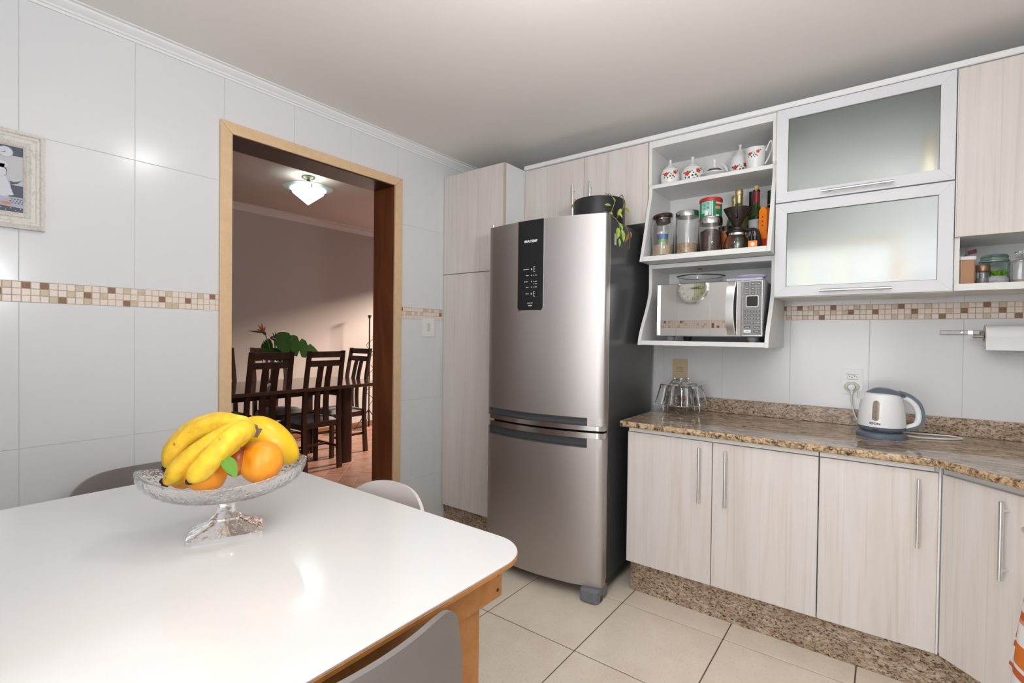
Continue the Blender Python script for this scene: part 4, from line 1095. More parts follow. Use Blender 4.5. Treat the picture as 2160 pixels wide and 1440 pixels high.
# ================================================================ TEA SET ON THE TOP SHELF
def flowers(parent, rfun, a_c, zc, sc, seed, tsx=1.0):
    """printed sprig: thin discs following the glaze"""
    rg = random.Random(seed)
    def disc(da, dz, r, matr, nm, petals=0):
        b = B(); z = zc+dz*sc; rr = rfun(z)
        n = 15; pts = []
        for i in range(n):
            t = 2*PI*i/n; k = r*sc*(1+(.22*math.cos(petals*t) if petals else 0)); zz = z+k*math.sin(t); aa = a_c+da*sc/rr+k*math.cos(t)/rr; q = rfun(zz)+.0006
            pts.append((q*math.cos(aa), q*math.sin(aa), zz))
        c = Vector((0, 0, 0))
        for p in pts: c += Vector(p)
        c /= n; cc = c.xy.normalized()*(rfun(c.z)+.0012); pts.append((cc.x, cc.y, c.z))
        b.add(pts, [(i, (i+1) % n, n) for i in range(n)]); part(nm, b, matr, parent)
    for da, dz, s_ in ((-.020, .004, 1), (.022, .012, .95)):
        disc(da, dz, .0095*s_, REDP, 'printed_flower', 5); disc(da, dz, .0024, WTXT, 'printed_flower')
    for da, dz, m_, r_ in ((0, -.006, BRNP, .0042), (.006, -.016, PNKP, .0034), (-.002, .012, PNKP, .003), (-.009, .008, GRNP, .0036), (-.034, .008, GRNP, .004), (.034, .020, GRNP, .004), (.012, -.004, GRNP, .0042), (-.012, -.012, GRNP, .0038), (.018, -.010, GRNP, .0034), (-.028, -.010, GRNP, .0034), (.004, .004, GRNP, .003)):
        disc(da, dz, r_, m_, 'printed_leaf' if m_ is GRNP else 'printed_bud')
def prof_r(prof):
    def f(z):
        for (r0, z0), (r1, z1) in zip(prof, prof[1:]):
            if z1 > z0 and z0 <= z <= z1: return r0+(r1-r0)*(z-z0)/(z1-z0)
        return max(r for r, _ in prof)
    return f
SZ = 2.0702
def camang(x, y): return math.atan2(CAM.y-y, CAM.x-x)
TG = 'floral porcelain tea set on the top shelf'
def pot_with_lid(name, label, x, y, r, hb_, hl, cat='bowl', fz=.5, seed=1):
    t = thing(name, label, cat, (x, y, SZ), 0, TG)
    bp = [(0, 0), (r*.78, 0), (r*.86, .004), (r*.97, hb_*.35), (r, hb_*.62), (r*.93, hb_*.86), (r*.80, hb_)]
    part('body', B().lathe(bp+[(0, hb_)], 32), PORC, t, 35)
    lp = [(r*.80, hb_+.0006), (r*.82, hb_+.003), (r*.62, hb_+hl*.22), (r*.36, hb_+hl*.45), (r*.15, hb_+hl*.62), (r*.11, hb_+hl*.78), (r*.13, hb_+hl*.92), (r*.20, hb_+hl*.97), (r*.12, hb_+hl), (0, hb_+hl)]
    part('lid', B().lathe(lp, 28), PORC, t, 35)
    flowers(t, prof_r(bp), camang(x, y), hb_*fz, r/.043, seed)
    return t, bp
pot_with_lid('sugar_bowl', 'small floral porcelain sugar bowl, leftmost on the top shelf', 1.424, -.215, .050, .085, .058, fz=.58)
pot_with_lid('sugar_bowl', 'larger floral porcelain pot with a tall lid, second from the left', 1.538, -.20, .058, .075, .066, fz=.48, seed=2)
t = thing('lid_on_saucer', 'loose porcelain lid resting on an upturned saucer', 'lid', (1.655, -.222, SZ), 0, TG)
part('saucer', B().lathe([(0, .004), (.036, 0), (.038, .010), (.066, .020), (.0665, .0225), (.035, .029), (0, .031)][::-1], 36), PORC, t, 40)
part('lid', B().lathe([(.036, .0295), (.034, .042), (.024, .050), (.009, .057), (.006, .075), (.009, .094), (.011, .096), (.005, .093), (0, .091)], 24), PORC, t, 40)
part('printed_band', B().lathe([(.0356, .034), (.0348, .040), (.0338, .0426)], 24), BRNP, t)
part('cup_handle', B().tube(bezier([(-.035, .035, .016), (-.050, .040, .045), (-.030, .045, .070), (-.012, .045, .072)], 5), .0035, 8), PORC, t, 50)
tp, bp = pot_with_lid('teapot', 'floral porcelain teapot with a slim spout on the top shelf', 1.757, -.130, .050, .110, .068, 'teapot', .42, 3)
part('spout', B().tube(bezier([(-.040, -.008, .022), (-.058, -.011, .038), (-.066, -.012, .070), (-.084, -.014, .092)], 6), [.012-.0075*i/18 for i in range(19)], 12), PORC, tp, 50)
cj = thing('milk_jug', 'floral porcelain jug with a tall looped handle, rightmost on the top shelf', 'jug', (1.846, -.212, SZ), 0, TG)
cp_ = [(0, 0), (.030, 0), (.035, .004), (.040, .03), (.044, .06), (.047, .105), (.046, .112)]
part('body', B().lathe(cp_+[(.043, .110), (.040, .05), (.032, .008), (0, .007)], 32, flute=None), PORC, cj, 40)
flowers(cj, prof_r(cp_), camang(1.846, -.212)-.2, .075, .85, 4)
part('handle', B().tube(bezier([(.041, -.004, .030), (.055, -.006, .05), (.074, -.008, .095), (.072, -.008, .132), (.062, -.007, .128), (.046, -.004, .092)], 6), .0042, 8), PORC, cj, 50)

# ================================================================ MIDDLE SHELF
MZ = 1.6722
def jar(name, label, x, y, r, h, lidm, lid_h, content=None, ch=.05, group='storage jars on the middle shelf', wavy=False, lid_r=None, neck=None):
    t = thing(name, label, 'jar', (x, y, MZ), 0, group)
    n_ = neck or r*.97
    out = [(0, 0), (r*.96, 0), (r, .005), (r, h*.80), (n_, h*.92), (n_, h)]
    inn = [(n_-.003, h), (n_-.003, h*.92), (r-.003, h*.79), (r-.003, .008), (0, .006)]
    part('jar', B().lathe(out+inn, 36), GLASS, t, 35)
    if content: part('contents', B().lathe([(0, .0075), (r-.0042, .0085), (r-.0042, ch*.92), (r*.5, ch*1.05), (0, ch)], 28), content, t, 50)
    lr = lid_r or r*1.0
    return t, lr
def grain(name, c0, c1, sc):
    M = mat(name, c0, .8); v = coords(M); f = noise(M, v, sc, 3, .6); setcol(M, ramp(M, f, [(.35, c0), (.65, c1)])); bump(M, f, .6, .003); return M
RICE = grain('rice', (.48, .36, .22), (.68, .56, .40), 170); OATS = grain('oats', (.34, .21, .11), (.66, .50, .33), 110); BEANS = grain('coffee_beans', (.020, .008, .006), (.10, .04, .03), 130)
# 1 brown-lidded jar with rice and a printed cup inside
t, lr = jar('storage_jar', 'glass jar with brown lid, rice and a blue cup inside', 1.426, -.318, .058, .205, None, 0, RICE, .066, neck=.046)
Mt = T(0, 0, .207) @ Matrix.Rotation(R(-7), 4, 'Y')
BRL = mat('brown_lid_plastic', (.045, .018, .014), .25)
part('lid', B().lathe([(0, -.030), (.036, -.030), (.038, -.004), (.050, -.002), (.053, .006), (.050, .014), (.036, .018), (0, .019)], 32), BRL, t, 40, M=Mt)
part('wire_clasp', B().tube(bezier([(.044, .0, -.010), (.056, 0, .004), (.064, 0, .006), (.072, 0, .006)], 4), .0014, 6).tube([(.047*math.cos(2*PI*i/28), .047*math.sin(2*PI*i/28), -.012) for i in range(28)], .0014, 5, closed=True), CHROME, t, 60, M=Mt)
cup = part('inner_cup', B().lathe([(0, .066), (.022, .068), (.0295, .128), (.031, .131), (.029, .132), (.028, .130), (0, .129)], 28), mat('cup_white', (.62, .68, .76), .4), t, 40, label='printed plastic cup inside the jar')
part('cup_label', B().lathe([(.0262, .095), (.0292, .121)], 28), mat('cup_blue', (.02, .16, .48), .4), cup)
part('cup_label', B().lathe([(.0240, .078), (.0252, .087)], 28), mat('cup_green', (.20, .45, .06), .4), cup)
part('cup_label', B().lathe([(.0253, .087), (.0262, .095)], 28, a0=-PI*.9, a1=-.2), mat('cup_green', (.20, .45, .06), .4), cup)
part('cup_logo', B().lathe([(.0286, .112), (.0297, .121)], 6, a0=-2.0, a1=-1.5), mat('cup_red', (.65, .06, .03), .4), cup)
# 2 and 3 steel-lidded jars
def steel_lid(t, r, h): part('lid', B().lathe([(r*.97, h-.004), (r*1.01, h-.004), (r*1.01, h+.020), (r*.98, h+.024), (0, h+.024)], 40), LIDST, t, 40)
t, _ = jar('storage_jar', 'tall glass jar with steel lid, one third full of oats', 1.5535, -.318, .0565, .197, None, 0, OATS, .062); steel_lid(t, .0565, .197)
t, _ = jar('storage_jar', 'glass jar with steel lid full of dark coffee beans', 1.6685, -.318, .0545, .145, None, 0, BEANS, .112); steel_lid(t, .0545, .145)
cn = thing('coffee_tin', 'green coffee tin with red lid standing on the coffee bean jar', 'tin', (1.668, -.318, MZ+.1692))
part('can', B().lathe([(0, 0), (.0515, 0), (.0515, .088), (0, .088)], 40), mat('tin_green', (.012, .21, .085), .3), cn, 40)
part('lid', B().lathe([(.0535, .080), (.0545, .082), (.0545, .094), (.051, .098), (0, .096)], 40), mat('tin_red_lid', (.46, .022, .022), .35), cn, 40)
ca = camang(1.668, -.318)
part('rim', B().lathe([(.0517, 0), (.0528, .001), (.0528, .004), (.0517, .005)], 40), LIDST, cn)
def canpatch(nm, a0, a1, z0, z1, matr, par=cn, r=.0518): return part(nm, B().lathe([(r, z0), (r, z1)], 10, a0=ca+a0, a1=ca+a1), matr, par)
canpatch('label_panel', -.95, .06, .022, .078, mat('tin_pale_green', (.30, .60, .50), .35))
canpatch('label_panel', .10, .17, .004, .080, WTXT); canpatch('label_panel', -.58, -.25, .010, .034, WTXT); canpatch('label_panel', -.20, .05, .010, .034, mat('tin_grey', (.45, .48, .47), .4))
canpatch('brand_badge', .52, .98, .058, .079, mat('badge_red', (.60, .015, .02), .35)); canpatch('slogan_badge', .40, .95, .040, .053, mat('badge_orange', (.70, .22, .12), .4), r=.0519); canpatch('cup_picture', .52, .74, .010, .030, BRNP, r=.0519); canpatch('cup_picture', .45, .80, .006, .012, WTXT, r=.0521)
def cantext(s, a, z, size, mm=WTXT, bold=0):
    a_ = ca+a; text(s, size, mm, cn, T(.0522*math.cos(a_), .0522*math.sin(a_), z) @ Matrix.Rotation(a_+PI/2, 4, 'Z') @ RX90, 'lettering', bold)
cantext('Melitta', .75, .0685, .0115, bold=.0003)
for k in range(6): cantext('torrado e moido', -.45, .073-k*.0062, .0052, mat('tin_dark_print', (.02, .16, .12), .5))
# 4 coffee carafe with filter holder
cf = thing('coffee_carafe', 'glass coffee carafe with black handle on the middle shelf', 'carafe', (1.7865, -.30, MZ))
part('glass', B().lathe([(0, 0), (.052, 0), (.058, .006), (.060, .025), (.054, .060), (.044, .078), (.043, .088), (.041, .088), (.042, .077), (.052, .059), (.0575, .025), (.055, .008), (0, .005)], 36), GLASS, cf, 40)
part('coffee', B().lathe([(0, .0055), (.0545, .0088), (.0555, .012), (0, .012)], 28), BRL, cf)
part('lid', B().lathe([(.0445, .086), (.050, .088), (.052, .096), (.047, .102), (.022, .104), (0, .104)], 32), BLK, cf, 40)
part('collar', B().lathe([(.0435, .074), (.0465, .076), (.0465, .086), (.0435, .087)], 32), CHROME, cf, 40)
ha = R(-12)
hm = Matrix.Rotation(ha, 4, 'Z')
hpth = bezier([(.040, 0, .096), (.070, 0, .098), (.094, 0, .090), (.104, 0, .055), (.110, 0, .018)], 6)
def chf(u, v):
    k = v*(len(hpth)-1); i = min(int(k), len(hpth)-2); p = hpth[i].lerp(hpth[i+1], k-i); return (p.x, (u*2-1)*.011, p.z)
part('handle', B().sheet(fnormal(chf), 4, len(hpth), .012).tube([(.074, 0, .088), (.068, 0, .050), (.078, 0, .018), (.106, 0, .014)], .007, 8), BLK, cf, 50, M=hm)
fc = thing('coffee_filter_holder', 'black cone coffee filter holder standing on the carafe', 'filter', (1.7865, -.30, MZ+.1046))
part('cone', B().lathe([(.020, 0), (.024, .004), (.024, .012), (.018, .018), (.062, .100), (.063, .104), (.060, .104), (.014, .020), (.012, 0)], 36, sx=1, sy=.9), mat('filter_brown_black', (.022, .014, .012), .38), fc, 40)
part('rib', B().box(.004, .012, -.060, -.030, .050, .114, .002), MATS['filter_brown_black'], fc)
part('foot_disc', B().lathe([(0, 0), (.034, 0), (.034, .004), (.022, .0055), (0, .0055)], 28), MATS['filter_brown_black'], fc, 40)
# 5 bottles
def bottle(label, x, y, matr, capm, cap_h, R_=.037, H=.315, wide=False, ztop=None, group='bottles at the back of the middle shelf'):
    t = thing('wine_bottle', label, 'bottle', (x, y, MZ), 0, group)
    nk = .0145 if not wide else .0155
    sh_ = H*.60
    part('glass', B().lathe([(0, .002), (R_*.9, 0), (R_, .006), (R_, sh_*.93), (R_*.92, sh_*1.03), (R_*.62, sh_*1.15), (nk*1.1, sh_*1.28), (nk, sh_*1.36), (nk, H-.008), (0, H-.008)], 28), matr, t, 50)
    part('capsule', B().lathe([(nk+.0003, H-cap_h), (nk+.001, H-cap_h+.001), (nk+.0008, H-.006), (nk+.0014, H-.005), (nk+.0014, H), (nk, H+.001), (0, H+.001)], 24), capm, t, 40)
    return t
GOLD = mat('gold_foil', (.62, .52, .28), .32, metal=.85); _v = coords(GOLD); bump(GOLD, noise(GOLD, _v, 120, 3), .6, .004)
def champagne(label, x, y, H):
    t = bottle(label, x, y, PALEGG, GOLD, .11, .040, H, True)
    part('foil_hood', B().lathe([(.0165, H-.028), (.0185, H-.027), (.0190, H-.012), (.0178, H-.002), (.012, H+.004), (0, H+.005)], 20), GOLD, t, 50)
    return t
champagne('sparkling wine bottle with gold foil, shorter of the pair', 1.729, -.100, .322)
champagne('sparkling wine bottle with gold foil, taller of the pair', 1.768, -.185, .330)
WB = bottle('wine bottle with a plain black capsule behind the carafe', 1.8065, -.075, DKGREENG, mat('black_capsule', (.012, .012, .013), .3), .075, .036, .338)
w2 = bottle('open green wine bottle with red neck foil, cork and grey label', 1.848, -.185, GREENG, mat('red_foil', (.22, .016, .022), .4), .058, .036, .308)
part('mouth', B().lathe([(.0130, .304), (.0165, .305), (.0165, .3145), (.0130, .315)], 20), DKGREENG, w2, 40)
part('cork', B().lathe([(0, .306), (.0105, .306), (.0115, .334), (.0105, .335), (0, .335)], 16), fruit_mat('cork_texture', [(.3, (.50, .27, .10)), (.6, (.68, .42, .19))], 120, .8), w2, 40)
la = camang(1.846, -.185)
part('label', B().lathe([(.0363, .085), (.0363, .165)], 14, a0=la-1.2, a1=la+.9), mat('grey_label', (.45, .45, .46), .6), w2)
text('NTEZA', .0135, KTXT, w2, T(.0368*math.cos(la-.05), .0368*math.sin(la-.05), .110) @ Matrix.Rotation(la-.05+PI/2, 4, 'Z') @ RX90, 'lettering')
part('label_seal', B().lathe([(0, 0), (.009, 0), (.009, .0008), (0, .0008)], 16, T(.0358*math.cos(la+.45), .0358*math.sin(la+.45), .150) @ Matrix.Rotation(la+.45, 4, 'Z') @ Matrix.Rotation(PI/2, 4, 'Y')), GOLD, w2)
w3 = bottle('dark green bottle with black capsule, rightmost on the shelf', 1.893, -.075, DKGREENG, mat('green_black_capsule', (.010, .022, .014), .3), .075, .034, .330)
part('capsule_ring', B().lathe([(.0160, .258), (.0166, .260), (.0160, .262)], 20), GOLD, w3)
# 6 orange box and canister
ORB = mat('orange_card', (.82, .20, .008), .4)
ob = thing('orange_carton', 'slim orange carton standing beside the green wine bottle', 'carton', (1.905, -.250, MZ), R(-18))
part('carton', B().prism([(-.019, 0), (.019, 0), (.019, .185), (.008, .205), (-.008, .205), (-.019, .190)], -.030, .030, 1), ORB, ob)
part('red_print', B().box(-.0193, -.0188, -.029, .029, .010, .060).box(-.018, .018, -.0304, -.0299, .012, .055), mat('carton_red', (.55, .02, .01), .4), ob)
for zz in (.155, .135, .115): part('printed_mark', B().prism([(-.006, zz), (.002, zz), (-.002, zz+.009)], -.0304, -.0299, 1), KTXT, ob)
part('printed_mark', B().lathe([(0, 0), (.010, 0), (.010, .0005), (0, .0005)], 14, T(-.0188, -.008, .150) @ Matrix.Rotation(-PI/2, 4, 'Y')), KTXT, ob)
sb = tag(part('matchbox', B().box(-.019, .019, -.012, .012, 0, .032, .001), ORB, None, M=T(1.872, -.372, MZ) @ Matrix.Rotation(R(8), 4, 'Z')), 'small orange box at the front of the shelf below the carton', 'box')
part('printed_mark', B().lathe([(0, 0), (.009, 0), (.009, .0006), (0, .0006)], 14, T(0, -.0118, .016) @ Matrix.Rotation(PI/2, 4, 'X')), WTXT, sb)
oc = thing('orange_canister', 'orange canister with black lid behind the carafe', 'canister', (1.716, -.222, MZ))
part('body', B().lathe([(0, 0), (.030, 0), (.030, .118), (0, .118)], 28), mat('orange_tin', (.62, .17, .03), .35), oc, 40)
part('lid', B().lathe([(0, .1185), (.032, .1185), (.032, .140), (.028, .143), (0, .143)], 28), BLK, oc, 40)

# ================================================================ SPICE SHELF ON THE RIGHT
RZ = 1.4742
GSP = 'jars on the open spice shelf'
t = thing('spice_container', 'plastic container of brown spice with a white lid', 'container', (2.6165, -.225, RZ), R(12), GSP)
part('box', B().prism(rrect(.050, .050, .008), 0, .096, 2), mat('spice_brown', (.46, .24, .12), .3, coat=.5), t, 40)
part('lid', B().prism(rrect(.056, .056, .010), .0965, .110, 2), WPL, t, 40)
sp_ = tag(part('measuring_spoon', B().sheet(fnormal(lambda u, v: (.026*v-.002*u, .006*v, .008+.016*u+.008*v)), 5, 6, .0012).tube([(-.016, 0, .0015), (.002, 0, .0118)], .002, 6), mat('plum_plastic', (.10, .012, .035), .35), None, 40, M=T(2.625, -.222, RZ+.1102)), 'plum coloured spoon lying on the white spice container lid', 'spoon')
t = thing('spice_jar', 'small glass jar with a bronze lid between container and planter', 'jar', (2.668, -.235, RZ), 0, GSP)
part('jar', B().lathe([(0, 0), (.020, 0), (.0215, .004), (.0215, .045), (.018, .052), (.018, .056), (.0165, .056), (.0165, .050), (.0195, .044), (.0195, .004), (0, .003)], 24), GLASS, t, 40)
part('contents', B().lathe([(0, .0035), (.0190, .0045), (.0190, .022), (0, .024)], 20), mat('grey_spice', (.20, .17, .17), .8), t)
part('lid', B().lathe([(.0205, .048), (.0215, .050), (.0215, .072), (.020, .074), (0, .074)], 24, flute=(24, .01)), mat('bronze_lid', (.24, .15, .10), .3, metal=.8), t, 40)
t = thing('canning_jar', 'squat greenish glass jar with a domed glass lid', 'jar', (2.712, -.125, RZ), 0, GSP)
part('jar', B().lathe([(0, 0), (.046, 0), (.049, .006), (.049, .070), (.042, .084), (.040, .092), (.0375, .092), (.039, .082), (.046, .069), (.046, .007), (0, .005)], 32), JADEG, t, 40)
part('lid', B().lathe([(.043, .0925), (.046, .094), (.046, .100), (.041, .103), (.041, .112), (.043, .116), (.038, .124), (0, .125), (0, .100), (.035, .094)], 32), mat('jade_lid_glass', (.50, .72, .62), .04, trans=.9), t, 40)
t = thing('pebble_planter', 'small round grey pebble planter with a green succulent', 'planter', (2.707, -.228, RZ), 0, GSP)
part('pot', B().lathe([(0, 0), (.026, 0), (.033, .010), (.033, .020), (.024, .029), (0, .030)], 28), grain('grey_pebble', (.30, .30, .30), (.50, .50, .50), 300), t, 40)
LG = mat('succulent_green', (.13, .34, .02), .5)
rg = random.Random(5)
for k in range(13):
    a = rg.random()*2*PI; r_ = rg.random()*.018
    st = part('sprig', B(), LG, t) if False else None
    b = B(); base = Vector((r_*math.cos(a)+.004, r_*math.sin(a), .029))
    for q in range(5): leaf(b, base, (math.cos(a+q*1.25), math.sin(a+q*1.25), .9+rg.random()*.5), (0, 0, 1), .024+rg.random()*.010, .008, .05, 4)
    part('leaf_rosette', b, LG, t, 60)
t = thing('glass_candy_jar', 'ribbed glass jar with a knobbed lid at the frame edge', 'jar', (2.776, -.185, RZ), 0, GSP)
part('jar', B().lathe([(0, 0), (.030, 0), (.033, .006), (.034, .070), (.030, .084), (.028, .084), (.031, .069), (.030, .008), (0, .006)], 48, flute=(16, .022)), GLASS, t, 40)
part('lid', B().lathe([(.034, .0845), (.037, .086), (.034, .091), (.020, .101), (.008, .105), (.006, .110), (.014, .116), (.015, .122), (.010, .127), (0, .128)], 32), GLASS, t, 40)
part('contents', B().lathe([(0, .0065), (.028, .009), (.028, .016), (0, .014)], 20), RICE, t)

# things behind the frosted panes
def simple(name, label, cat, b, matr, loc, group=None): return tag(part(name, b, matr, None, 40, M=T(*loc)), label, cat, group)
simple('gold_tin', 'gold tin standing behind the upper frosted pane, right end', 'tin', B().lathe([(0, 0), (.040, 0), (.040, .105), (.032, .112), (.030, .190), (.022, .20), (0, .20)], 28), mat('gold_tin_metal', (.80, .60, .28), .3, metal=.5), (2.502, -.24, 1.8822))
BH = 'cups behind the upper frosted pane'
for k, (x, y, r_, h, c) in enumerate(((2.06, -.22, .035, .075, (.8, .82, .8)), (2.14, -.18, .038, .080, (.82, .84, .82)), (2.215, -.22, .04, .10, (.45, .50, .42)), (2.31, -.2, .045, .085, (.50, .52, .42)), (2.39, -.23, .03, .06, (.75, .66, .62)), (2.445, -.25, .026, .085, (.16, .24, .48)))):
    simple('cup', ('white cup, first from the left behind the upper frosted pane', 'white cup, second from the left behind the upper frosted pane', 'grey-green mug, third from the left behind the upper frosted pane', 'olive bowl in the middle behind the upper frosted pane', 'pale pink cup behind the upper frosted pane', 'blue figurine cup behind the upper frosted pane')[k], 'cup', B().lathe([(0, 0), (r_*.7, 0), (r_*.95, h*.5), (r_, h), (r_*.92, h), (r_*.85, h*.5), (r_*.6, .006), (0, .006)], 24), mat('cup_glaze_%s' % 'abcdef'[k], c, .3), (x, y, 1.8822), BH)
for k, (x, y, w, h, c, lb) in enumerate(((2.055, -.16, .06, .17, (.62, .62, .10), 'yellow box at the left behind the lower frosted pane'), (2.20, -.14, .07, .20, (.60, .60, .25), 'pale yellow packet behind the lower frosted pane'), (2.42, -.16, .07, .13, (.62, .38, .24), 'terracotta tub behind the lower frosted pane'), (2.50, -.18, .05, .09, (.10, .09, .10), 'dark tin behind the lower frosted pane'))):
    simple('food_box', lb, 'box', B().box(-w/2, w/2, -.03, .03, 0, h, .004), mat('carton_%s' % 'abcd'[k], c, .5), (x, y, 1.4612), 'food boxes behind the lower frosted pane')

# ================================================================ POT ON THE FRIDGE
FT = 1.8222
pp = thing('plant_pot', 'wide black pot on top of the fridge', 'pot', (1.142, -.490, FT))
part('pot', B().lathe([(0, 0), (.124, 0), (.134, .008), (.136, .138), (.134, .146), (.130, .146), (.128, .012), (0, .010)], 48), BLKM, pp, 40)
part('soil', B().lathe([(0, .125), (.1275, .125)], 32), mat('soil', (.04, .028, .02), .95), pp)
iv = thing('trailing_plant', 'trailing green ivy with dry tips hanging over the fridge side', 'plant', (1.20, -.47, FT+.126))
io = Vector((1.20, -.47, FT+.126))
STEMM = mat('ivy_stem', (.20, .26, .05), .6); IVY = mat('ivy_leaf', (.26, .40, .05), .4); DRY = mat('dry_leaf', (.30, .16, .06), .8)
_v = coords(IVY); setcol(IVY, ramp(IVY, noise(IVY, _v, 40, 4), [(.3, (.16, .30, .03)), (.7, (.40, .52, .10))]))
def vine(pts, r, matr=STEMM): 
    p = bezier([Vector(q)-io for q in pts], 6); part('stem', B().tube(p, r, 6), matr, iv, 60); return p
def wp(px, py, y): return W(px, py, 1, y)
v1 = vine([(1.19, -.47, FT+.130), wp(1284, 413, -.56)+Vector((0, 0, .012)), wp(1296, 425, -.62), wp(1290, 450, -.66), wp(1305, 470, -.68), wp(1308, 500, -.70)], .0018)
v2 = vine([(1.20, -.45, FT+.130), wp(1310, 415, -.50)+Vector((0, 0, .006)), wp(1316, 425, -.56), wp(1312, 445, -.60), wp(1300, 462, -.66)], .0016)
v3 = vine([(1.21, -.44, FT+.130), wp(1312, 413, -.46)+Vector((0, 0, .006)), wp(1318, 440, -.52), wp(1316, 470, -.56), wp(1326, 490, -.56), wp(1328, 525, -.56)], .0012, DRY)
v4 = vine([(1.00, -.50, FT+.130), wp(1214, 420, -.52)+Vector((0, 0, .0)), wp(1209, 428, -.53), wp(1210, 440, -.53)], .0013, DRY)
rg = random.Random(11)
for px, py, y, L, w_, dx, dz in ((1290, 447, -.67, .050, .030, -.5, -.8), (1302, 447, -.66, .040, .022, .6, -.7), (1318, 437, -.58, .038, .024, .3, -.5), (1310, 440, -.60, .040, .022, -.4, -.7), (1303, 480, -.70, .055, .034, -.1, -1), (1311, 484, -.69, .060, .028, .15, -1), (1306, 503, -.70, .040, .018, 0, -1), (1288, 433, -.64, .030, .018, -.9, .1), (1305, 470, -.69, .040, .022, .5, -.9), (1298, 425, -.62, .026, .014, -.4, .5), (1209, 431, -.53, .024, .012, -.5, -.8), (1211, 438, -.53, .022, .012, .4, -.9)):
    b = leaf(B(), wp(px, py, y)-io, CR*dx+Vector((0, 0, dz))+toC*.15, toC+Vector((0, 0, .3)), L, w_, .12, 6); part('leaf', b, IVY, iv, 60)
for px, py, y, L, w_, dx, dz in ((1325, 492, -.56, .045, .020, -.2, -1), (1329, 488, -.56, .034, .014, .3, -.9), (1283, 412, -.55, .02, .008, -.6, .6)):
    part('dry_leaf', leaf(B(), wp(px, py, y)-io, CR*dx+Vector((0, 0, dz)), toC, L, w_, .3, 6), DRY, iv, 60)

# ================================================================ FRAMED PRINT ON THE LEFT WALL
FRAMEM = mat('antique_white_frame', (.66, .63, .58), .6)
_v = coords(FRAMEM); setcol(FRAMEM, ramp(FRAMEM, noise(FRAMEM, _v, 90, 4), [(.30, (.56, .525, .47)), (.5, (.70, .67, .62))]))
pic = thing('framed_picture', 'framed kitchen print of a chef bird in a carved antique white frame', 'picture', (.002, -2.5795, 1.597))
PW, PH, PFW = .205, .330, .055
x0 = 0; ym = 0
def mitre(y0, z0, y1, z1, side):
    pass
yl, yr, zb, zt = -PW/2, PW/2, 0, PH
prf = [(0, 0), (0, .018), (.012, .024), (.016, .018), (.022, .018), (.026, .014), (.036, .016), (.040, .020), (.047, .016), (.055, .008), (.055, 0)]
def frame_side(a, b_, na, nb):
    vs = []; n = len(prf)
    for (cy, cz), (iy, iz) in ((a, na), (b_, nb)):
        for d, h in prf: vs.append((h, cy+iy*d, cz+iz*d))
    return B().add(vs, [(i, (i+1) % n, n+(i+1) % n, n+i) for i in range(n)]+[tuple(range(n))[::-1], tuple(range(n, 2*n))])
C4 = [((yl, zb), (1, 1)), ((yr, zb), (-1, 1)), ((yr, zt), (-1, -1)), ((yl, zt), (1, -1))]
for k in range(4):
    (a, na), (b_, nb) = C4[k], C4[(k+1) % 4]
    fs_ = part('frame_rail', frame_side(a, b_, na, nb), FRAMEM, pic)
    # carved beads
    bd = B(); L = math.hypot(b_[0]-a[0], b_[1]-a[1]); d = Vector((b_[0]-a[0], b_[1]-a[1])).normalized(); nn = Vector((na[0]+nb[0], na[1]+nb[1]))/2
    for off, hgt in ((.012, .0225), (.040, .0185)):
        m_ = int((L-2*off)/.008)
        for i in range(m_):
            c = Vector(a)+d*(off+.004+i*.008)+nn*off
            bd.box(-.0022, .0022, -.0032, .0032, -.002, .002, .0012, T(hgt, c.x, c.y) @ Matrix.Rotation(math.atan2(d.y, d.x)+.5, 4, 'X'))
    part('carved_beading', bd, FRAMEM, fs_, kind='stuff')
iy0, iy1, iz0, iz1 = yl+PFW, yr-PFW, zb+PFW, zt-PFW
PX = .006
INK = mat('print_dark_blue', (.085, .095, .135), .6); PWALL = mat('print_wall', (.52, .52, .53), .6); PGREY = mat('print_grey', (.40, .42, .50), .6); PLILAC = mat('print_lilac', (.45, .42, .58), .6); PORG = mat('print_orange', (.62, .22, .12), .6); PYEL = mat('print_yellow', (.66, .42, .12), .6)
PWHT = mat('print_white', (.62, .63, .67), .6)
art = part('print', B().box(.001, PX, iy0, iy1, iz0, iz1), PWALL, pic, label='printed kitchen scene')
def flat(nm, pts, matr, lay): return part(nm, B().prism([(y, z) for y, z in pts], PX+lay*.0002-.0004, PX+lay*.0002, 0), matr, art)
H_ = iz1-iz0; W_ = iy1-iy0
def Q(u, v): return (iy0+u*W_, iz0+v*H_)
def ell(u, v, ru, rv, n=20, rot=0): return [(Q(u, v)[0]+ru*W_*math.cos(2*PI*i/n), Q(u, v)[1]+rv*H_*math.sin(2*PI*i/n)) for i in range(n)]
flat('printed_band', [Q(0, .85), Q(1, .86), Q(1, 1), Q(0, 1)], INK, 1)
flat('printed_wainscot', [Q(0, .22), Q(1, .23), Q(1, .41), Q(0, .41)], INK, 1)
flat('printed_floor', [Q(0, .09), Q(1, .07), Q(1, .23), Q(0, .22)], PGREY, 1)
flat('printed_border', [Q(0, 0), Q(1, 0), Q(1, .07), Q(0, .09)], INK, 2)
for i in range(8): flat('printed_dot', ell(.06+i*.125, .055 if i % 2 else .025, .012, .008, 8), PWHT, 3)
for i in range(5):
    for j in range(3): flat('printed_check', [Q(.62+i*.08+j*.03, .13+j*.03), Q(.66+i*.08+j*.03, .128+j*.03), Q(.68+i*.08+j*.03, .143+j*.03), Q(.64+i*.08+j*.03, .145+j*.03)], INK, 2)
flat('printed_clock', ell(.55, .90, .20, .085), PGREY, 3); flat('printed_clock', ell(.55, .90, .18, .075), PWHT, 4)
